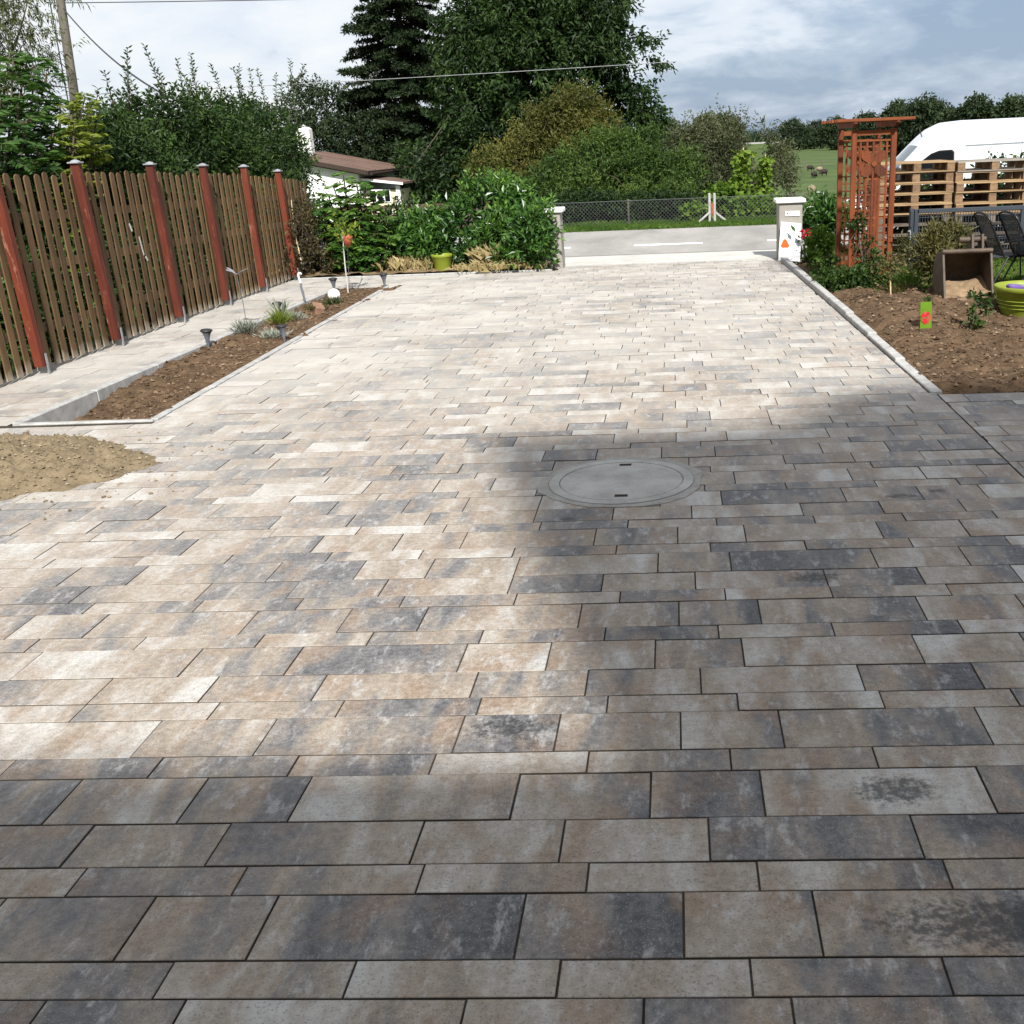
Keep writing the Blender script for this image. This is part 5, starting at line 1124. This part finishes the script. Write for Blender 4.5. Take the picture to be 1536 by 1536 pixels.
# ------------------------------------------------------------------ right-hand garden
rz = lambda x, y: float(right_bed(np.array([x]), np.array([y]))[0])
def lawn(name, label, xr, yr, n, mask, h, seed, zf=right_bed, tone=.5):
    r = np.random.default_rng(seed); x = r.uniform(*xr, n); y = r.uniform(*yr, n); k = mask(x, y, r); x, y = x[k], y[k]; P = np.stack([x, y, zf(x, y) - .005], 1); cl = fbm(x * 1.3, y * 1.3, 3, seed)
    me = blades(name, r, P, h * r.uniform(.4, 1.2, len(x)) * (.6 + .8 * cl), .009, .9, tone + (cl - .5) * .7 + r.normal(size=len(x)) * .16); tag(put(name, me, LF['grass']), label, 'grass', None, 'stuff')
lawn('lawn_grass', 'green grass around the arbor and behind the digger bucket', (1.7, 6.5), (9.6, 14.0), 60000, lambda x, y, r: y + .55 * (fbm(x * 1.1, y * 1.1, 3, 4) - .5) * 2 > np.interp(x, [1.6, 2.2, 2.6, 3.0, 5], [12.0, 11.2, 11.0, 10.3, 9.6]) + r.normal(size=len(x)) * .12, .055, 120)
lawn('verge_grass', 'strip of green grass along the far edge of the road', (-9, 9), (20.75, 22.6), 42000, lambda x, y, r: np.ones(len(x), bool), .09, 121, terrain_z, .45)
lawn('verge_grass', 'thin grass along the near road edge beyond the pillars', (1.9, 6), (15.2, 16.1), 5000, lambda x, y, r: np.ones(len(x), bool), .07, 122, right_bed)
small_plant('red_flowers', 'dark red flowering plant at the right gate pillar', 1.86, 14.55, rz, 240, .25, .075, .03, 'walnut', 123, up=.5, spread=.08)
def blooms():
    rng = np.random.default_rng(124); base = (1.86, 14.5, .42); t = thing('red_blooms', 'cluster of dark red blooms beside the right gate pillar', 'flowers', (1.86, 14.5, rz(1.86, 14.5)))
    for px, py in ((1203, 348), (1209, 351), (1215, 352), (1206, 354), (1219, 354), (1212, 347)):
        c = at(px, py, 14.45); n = 26; P = np.repeat(c[None], n, 0) + rng.normal(size=(n, 3)) * .008; D = rng.normal(size=(n, 3)); D[:, 2] += .5; V, Fq, T = leaf_mesh('b', P, D, .036, .026, np.full(n, .5), rng, fold=.4); put('bloom', np_mesh('bloom', V - np.array(t.location), Fq, {'tone': T}), M['redflower'], t, tuple(t.location))
        MB().tube([(1.86, 14.5, .02), (c[0], c[1], c[2])], .004, 5).build('stalk', M['bark'], t)
blooms()
misc_shrub('lime_bush', 'bright leafy bush between the red flowers and the arbor', 'shrub', [lump(1232, 362, 13.6, .14), lump(1240, 375, 13.5, .14), lump(1225, 378, 13.5, .1)], 'bean', 150, 8, .09, .07, .035, 125, (2.0, 13.55, .0), shell=.1, gap=-.5, tonebias=-.25)
misc_shrub('arbor_creeper', 'leafy creeper growing up the foot of the arbor', 'plant', [lump(1300, 415, 11.5, .13), lump(1285, 428, 11.4, .14), lump(1315, 425, 11.4, .12), lump(1270, 425, 11.5, .12), lump(1245, 425, 11.9, .14), lump(1240, 405, 12.3, .12), lump(1290, 340, 11.62, .05), lump(1285, 325, 11.6, .04), lump(1296, 375, 11.6, .06), lump(1308, 390, 11.6, .07)], 'shrub', 420, 7, .09, .055, .034, 126, (2.05, 11.5, .0), shell=.05, gap=-.5)
misc_shrub('bronze_shrub', 'bronze green upright shrub left of the digger bucket', 'shrub', [lump(1405, 375, 10.6, .13), lump(1420, 365, 10.7, .13), lump(1390, 390, 10.6, .12), lump(1410, 400, 10.5, .14), lump(1435, 385, 10.6, .1), lump(1425, 405, 10.5, .1), lump(1440, 365, 10.7, .07), lump(1385, 375, 10.7, .07)], 'bronze', 560, 9, .12, .075, .02, 127, (2.6, 10.5, .03), shell=.05, gap=-.35, upb=1.3, n_limb=22, spread=.6)
misc_shrub('bronze_shrub', 'slender bronze green sprig in front of the gate post', 'shrub', [lump(1355, 372, 11.6, .06), lump(1357, 385, 11.6, .06)], 'bronze', 40, 8, .1, .07, .017, 128, (2.63, 11.6, .0), shell=.05, gap=-.6, upb=1.3, n_limb=6, spread=.6, trunk_r=.008)
small_plant('feathery_plant', 'soft feathery green plant between arbor and bronze shrub', 2.5, 11.2, rz, 620, .18, .16, .006, 'grass', 129, up=1.3, spread=.11, tone=.6)
st = (2.08, 10.35, rz(2.08, 10.35)); ss = thing('standard_tree', 'little standard tree with orange tinted leaves on a bare stem', 'tree', st); tpp = at(1333, 400, 10.35); MB().tube([st, (np.array(st) + tpp) / 2 + np.array([.006, 0, 0]), tpp], [.008, .007, .006], 6).build('trunk', M['cane'], ss)
rng_ = np.random.default_rng(130); Q = np.array(tpp) + np.array([0, 0, .02]) + rng_.normal(size=(330, 3)) * np.array([.075, .06, .065]); V, Fq, T = leaf_mesh('f', Q, rng_.normal(size=(330, 3)), .042, .02, .55 + rng_.normal(size=330) * .22, rng_); put('crown', np_mesh('crown', V - np.array(st), Fq, {'tone': T}), LF['bronze'], ss, st)
def bucket():
    x0, x1 = at(1408, 470, 9.9)[0], at(1478, 470, 9.9)[0]; yb = 9.85; z0 = rz((x0 + x1) / 2, 9.8) - .04; t = thing('digger_bucket', 'rusty brown digger bucket lying open in the soil', 'digger bucket', ((x0 + x1) / 2, yb, z0))
    prof = [(-.16, .02), (-.02, 0), (.12, .005), (.24, .05), (.32, .14), (.33, .25), (.28, .35), (.18, .42), (.07, .435), (.0, .43)]; th = .012
    inn = [(y * .95 + .006, .02 + z * .93) for y, z in prof]
    def P(x, q): return (x, yb + q[0], z0 + q[1])
    mb = MB(); n = len(prof)
    for a, rev in ((prof, 0), (inn, 1)): mb._add([P(x0, q) for q in a] + [P(x1, q) for q in a], [(i, i + 1, n + i + 1, n + i) for i in range(n - 1)], True)
    mb._add([P(x0, prof[0]), P(x1, prof[0]), P(x1, inn[0]), P(x0, inn[0])], [(0, 1, 2, 3)]); mb._add([P(x0, prof[-1]), P(x1, prof[-1]), P(x1, inn[-1]), P(x0, inn[-1])], [(0, 1, 2, 3)]); mb.build('shell', M['steel'], t)
    for x in (x0, x1): mb = MB(); mb.prism([(yb + q[0], z0 + q[1]) for q in prof], 'x', x - .009, x + .009); mb.build('side_plate', M['steel'], t)
    MB().box(((x0 + x1) / 2, yb - .15, z0 + .024), (x1 - x0 + .03, .1, .022), 0, .1).build('cutting_edge', M['muddy'], t)
    MB().tube([P(x0 - .01, (.0, .438)), P(x1 + .01, (.0, .438))], .022, 10).build('lip_tube', M['steel'], t)
    for x in (x0 + .27, x0 + .36):
        mb = MB(); mb.prism([(yb + .02, z0 + .42), (yb + .2, z0 + .42), (yb + .16, z0 + .56), (yb + .06, z0 + .58)], 'x', x - .01, x + .01); mb.build('ear', M['steel'], t)
    MB().tube([(x0 + .16, yb + .1, z0 + .53), (x0 + .40, yb + .1, z0 + .53)], .026, 10).build('pin', M['steel'], t)
    g = grid_mesh('soil_fill', np.linspace(x0 + .012, x1 - .012, 30), np.linspace(yb - .13, yb + .26, 24), lambda x, y: z0 + .03 + .10 * sm(yb - .12, yb + .25, y) + .05 * (fbm(x * 9, y * 9, 4, 44) - .5) + .05 * sm(x0 + .2, x1, x)); put('soil_fill', g, M['muddy'], t, (0, 0, 0))
bucket()
tb = at(1540, 484, 9.35); tx = tb[0]; tubz = rz(min(tx, 8.9), 9.35) - .02; tu = pot('plant_tub', 'wide lime green tub at the picture edge beside the digger bucket', (tx, 9.35, tubz), .30, .215, .27); tub_s = bpy.data.objects['plant_tub']
for k in (.3, .42, .54): MB().lathe((tx, 9.35, tubz), [(.215 + .3 * .30 * k, .27 * k), (.223 + .3 * .30 * k, .27 * k + .005), (.216 + .3 * .30 * k, .27 * k + .011)], 32, False, False).build('rib', M['lime'], tub_s)
pb_ = at(1518, 438, 9.3); tag(MB().box((pb_[0] + .02, 9.3, tubz + .262), (.13, .09, .04), .15, 0, .1, ch=.012).build('planter_tray', M['purple'], None, (pb_[0], 9.3, tubz + .3)), 'purple plastic tray resting on the lime tub', 'tray')
tg = at(1389, 490, 8.85); tgt = thing('plant_tag', 'green and red plant label stuck in the soil', 'plant label', (tg[0], 8.85, tg[2])); tq = at(1389, 453, 8.9); hh = tq[2] - tg[2]
mb = MB(); fr = [(tg[0] - .048, 8.85, tg[2] - .06), (tg[0] + .046, 8.845, tg[2] - .06), (tq[0] + .049, 8.90, tq[2]), (tq[0] - .044, 8.905, tq[2])]; mb._add(fr + [(a, b + .003, c) for a, b, c in fr], [(0, 1, 2, 3), (7, 6, 5, 4), (0, 4, 5, 1), (1, 5, 6, 2), (2, 6, 7, 3), (3, 7, 4, 0)]); tc = mb.build('card', M['taggreen'], tgt)
rng_ = np.random.default_rng(131)
for k in range(7):
    a = k * .9; u = .36 + .15 * math.sin(a); cx = tg[0] + .026 * math.cos(a); cz = tg[2] + hh * u; mb = MB(); mb._add([(cx + .019 * math.cos(b), 8.85 + .06 * (u * hh + .06) / (hh + .06) - .012, cz + .026 * math.sin(b)) for b in np.linspace(0, 6.28, 9)[:-1]], [tuple(range(8))]); mb.build('printed_petal', M['redflower'] if k % 2 else M['rust_red'], tc)
misc_shrub('seedling', 'leafy young shrub planted in the soil before the lime tub', 'plant', [(2.43, 8.75, .1, .07, .06, .07), (2.47, 8.75, .2, .05, .05, .07), (2.5, 8.78, .27, .04, .04, .05)], 'shrub', 26, 6, .06, .06, .03, 132, (2.42, 8.75, rz(2.42, 8.75)), shell=.05, gap=-.9, trunk_r=.006, n_limb=5)
misc_shrub('seedling', 'tiny seedling on the bare soil near the plant label', 'plant', [(2.22, 9.5, rz(2.22, 9.5) + .05, .03, .03, .03)], 'shrub', 10, 5, .04, .035, .015, 133, (2.22, 9.5, rz(2.22, 9.5)), shell=.05, gap=-.9, trunk_r=.004, n_limb=3)
small_plant('dead_tuft', 'brown withered tuft left of the bronze shrub', 2.28, 10.75, rz, 190, .07, .09, .008, 'dry', 134, up=.5, spread=.07, tone=.6)
def stone(x, y, s, label, seed):
    rng = np.random.default_rng(seed); mb = MB(); c = np.array([x, y, rz(x, y) + s * .4]); P = []; n = 10
    for i, e in enumerate((-1.2, -.5, .1, .7, 1.3)):
        for k in range(n): a = 2 * math.pi * k / n; r = s * math.cos(e) * rng.uniform(.8, 1.2); P.append(c + np.array([r * math.cos(a), r * .8 * math.sin(a), s * .75 * math.sin(e)]))
    mb._add(P, [(i * n + k, i * n + (k + 1) % n, (i + 1) * n + (k + 1) % n, (i + 1) * n + k) for i in range(4) for k in range(n)] + [tuple(range(n - 1, -1, -1)), tuple(range(4 * n, 5 * n))]); tag(mb.build('stone', M['house'], None, tuple(c)), label, 'stone')
stone(2.02, 12.35, .075, 'white stone lying inside the arbor', 135)
# garden chairs
def chair(x, y, rot, label):
    t = thing('garden_chair', label, 'chair', (x, y, rz(x, y)), 'black metal chairs by the gate'); m = Matrix.Rotation(rot, 3, 'Z'); z0 = rz(x, y); w = lambda a, b, c: tuple(Vector((x, y, z0)) + m @ Vector((a, b, c)))
    hw = .19                                             # chair faces +x in its own frame
    back = [w(-.14, s * hw, .33 + 0) for s in (-1,)]
    for s in (-1, 1): MB().tube([w(.22, s * hw, .0), w(.2, s * hw, .3), w(.02, s * hw, .31)], .009, 7).build('leg', M['blackmetal'], t); MB().tube([w(-.26, s * hw, .0), w(-.1, s * hw, .3), w(.02, s * hw, .31)], .009, 7).build('leg', M['blackmetal'], t)
    arc = [w(-.14, -hw, .31), w(-.26, -hw, .56), w(-.31, -hw, .66)] + [w(-.33 - .012 * math.sin(a), -hw * math.cos(a), .69 + .05 * math.sin(a)) for a in np.linspace(.15, math.pi - .15, 7)] + [w(-.31, hw, .66), w(-.26, hw, .56), w(-.14, hw, .31)]
    MB().tube(arc, .0105, 7).build('back_frame', M['blackmetal'], t)
    def panel(name, f, nu, nv):
        mb = MB()
        for i in range(nu): u = (i + .5) / nu; mb.bar(f(u, 0), f(u, 1), .006, .003)
        for j in range(nv): v = (j + .5) / nv; mb.bar(f(0, v), f(1, v), .006, .003)
        o = mb.build(name, M['blackmetal'], t); o['kind'] = 'stuff'
    panel('back_mesh', lambda u, v: w(-.14 - .18 * v, -hw + 2 * hw * u, .31 + .40 * v), 22, 26); panel('seat_mesh', lambda u, v: w(-.14 + .36 * v, -hw + 2 * hw * u, .31), 22, 20)
    MB().tube([w(-.14, -hw, .31), w(.22, -hw, .305), w(.24, 0, .295), w(.22, hw, .305), w(-.14, hw, .31)], .009, 7).build('seat_frame', M['blackmetal'], t)
    for s in (-1, 1): MB().tube([w(-.2, s * (hw + .01), .45), w(-.02, s * (hw + .03), .47), w(.17, s * (hw + .01), .46), w(.2, s * hw, .3)], .009, 7).build('armrest', M['blackmetal'], t)
ca = at(1503, 420, 11.2); cb = at(1541, 424, 11.0); chair(ca[0] + .06, 11.2, .12, 'black mesh garden chair standing nearer to the arbor'); chair(cb[0] + .06, 11.0, .16, 'black mesh garden chair at the picture edge')
def table():
    c = (3.95, 10.75); t = thing('garden_table', 'grey plastic garden table at the right picture edge', 'table', (*c, 0)); MB().box((*c, .545), (.9, .7, .035), ch=.012).build('table_top', M['greyplastic'], t); MB().box((*c, .49), (.8, .6, .07)).build('apron', M['greyplastic'], t)
    for sx in (-1, 1):
        for sy in (-1, 1): MB().box((c[0] + sx * .37, c[1] + sy * .27, .24), (.045, .045, .48), ch=.008).build('leg', M['greyplastic'], t)
table()
# plants behind the pallets, in front of the van
for i, (px, py, lab) in enumerate(((1478, 236, 'leafy sprig rising behind the pallets before the van'), (1506, 238, 'second leafy sprig behind the pallets'), (1530, 236, 'leafy sprig behind the pallets at the picture edge'), (1392, 262, 'green plant half hidden behind the left pallet stack'))):
    tpx = at(px, py, 15.5); b = (tpx[0], 15.5, .0); misc_shrub('tall_sprig', lab, 'plant', [(tpx[0], 15.5, tpx[2] - .12, .09, .09, .14), (tpx[0] + .03, 15.5, tpx[2] - .4, .13, .1, .2), (tpx[0] - .04, 15.5, tpx[2] - .75, .14, .1, .25)], 'plum', 60, 6, .1, .1, .04, 140 + i, b, shell=.05, gap=-.6, trunk_r=.008, n_limb=5)

misc_shrub('pallet_hedge', 'dark leafy hedge close behind the pallet stacks', 'hedge', [(x, 15.45, .4, .28, .18, .42) for x in np.arange(2.8, 5.2, .3)] + [(x, 15.45, .72, .2, .14, .22) for x in np.arange(3.0, 5.2, .42)], 'walnut', 900, 8, .14, .09, .045, 150, (3.8, 15.45, 0), shell=.1, gap=-.6, n_limb=14)
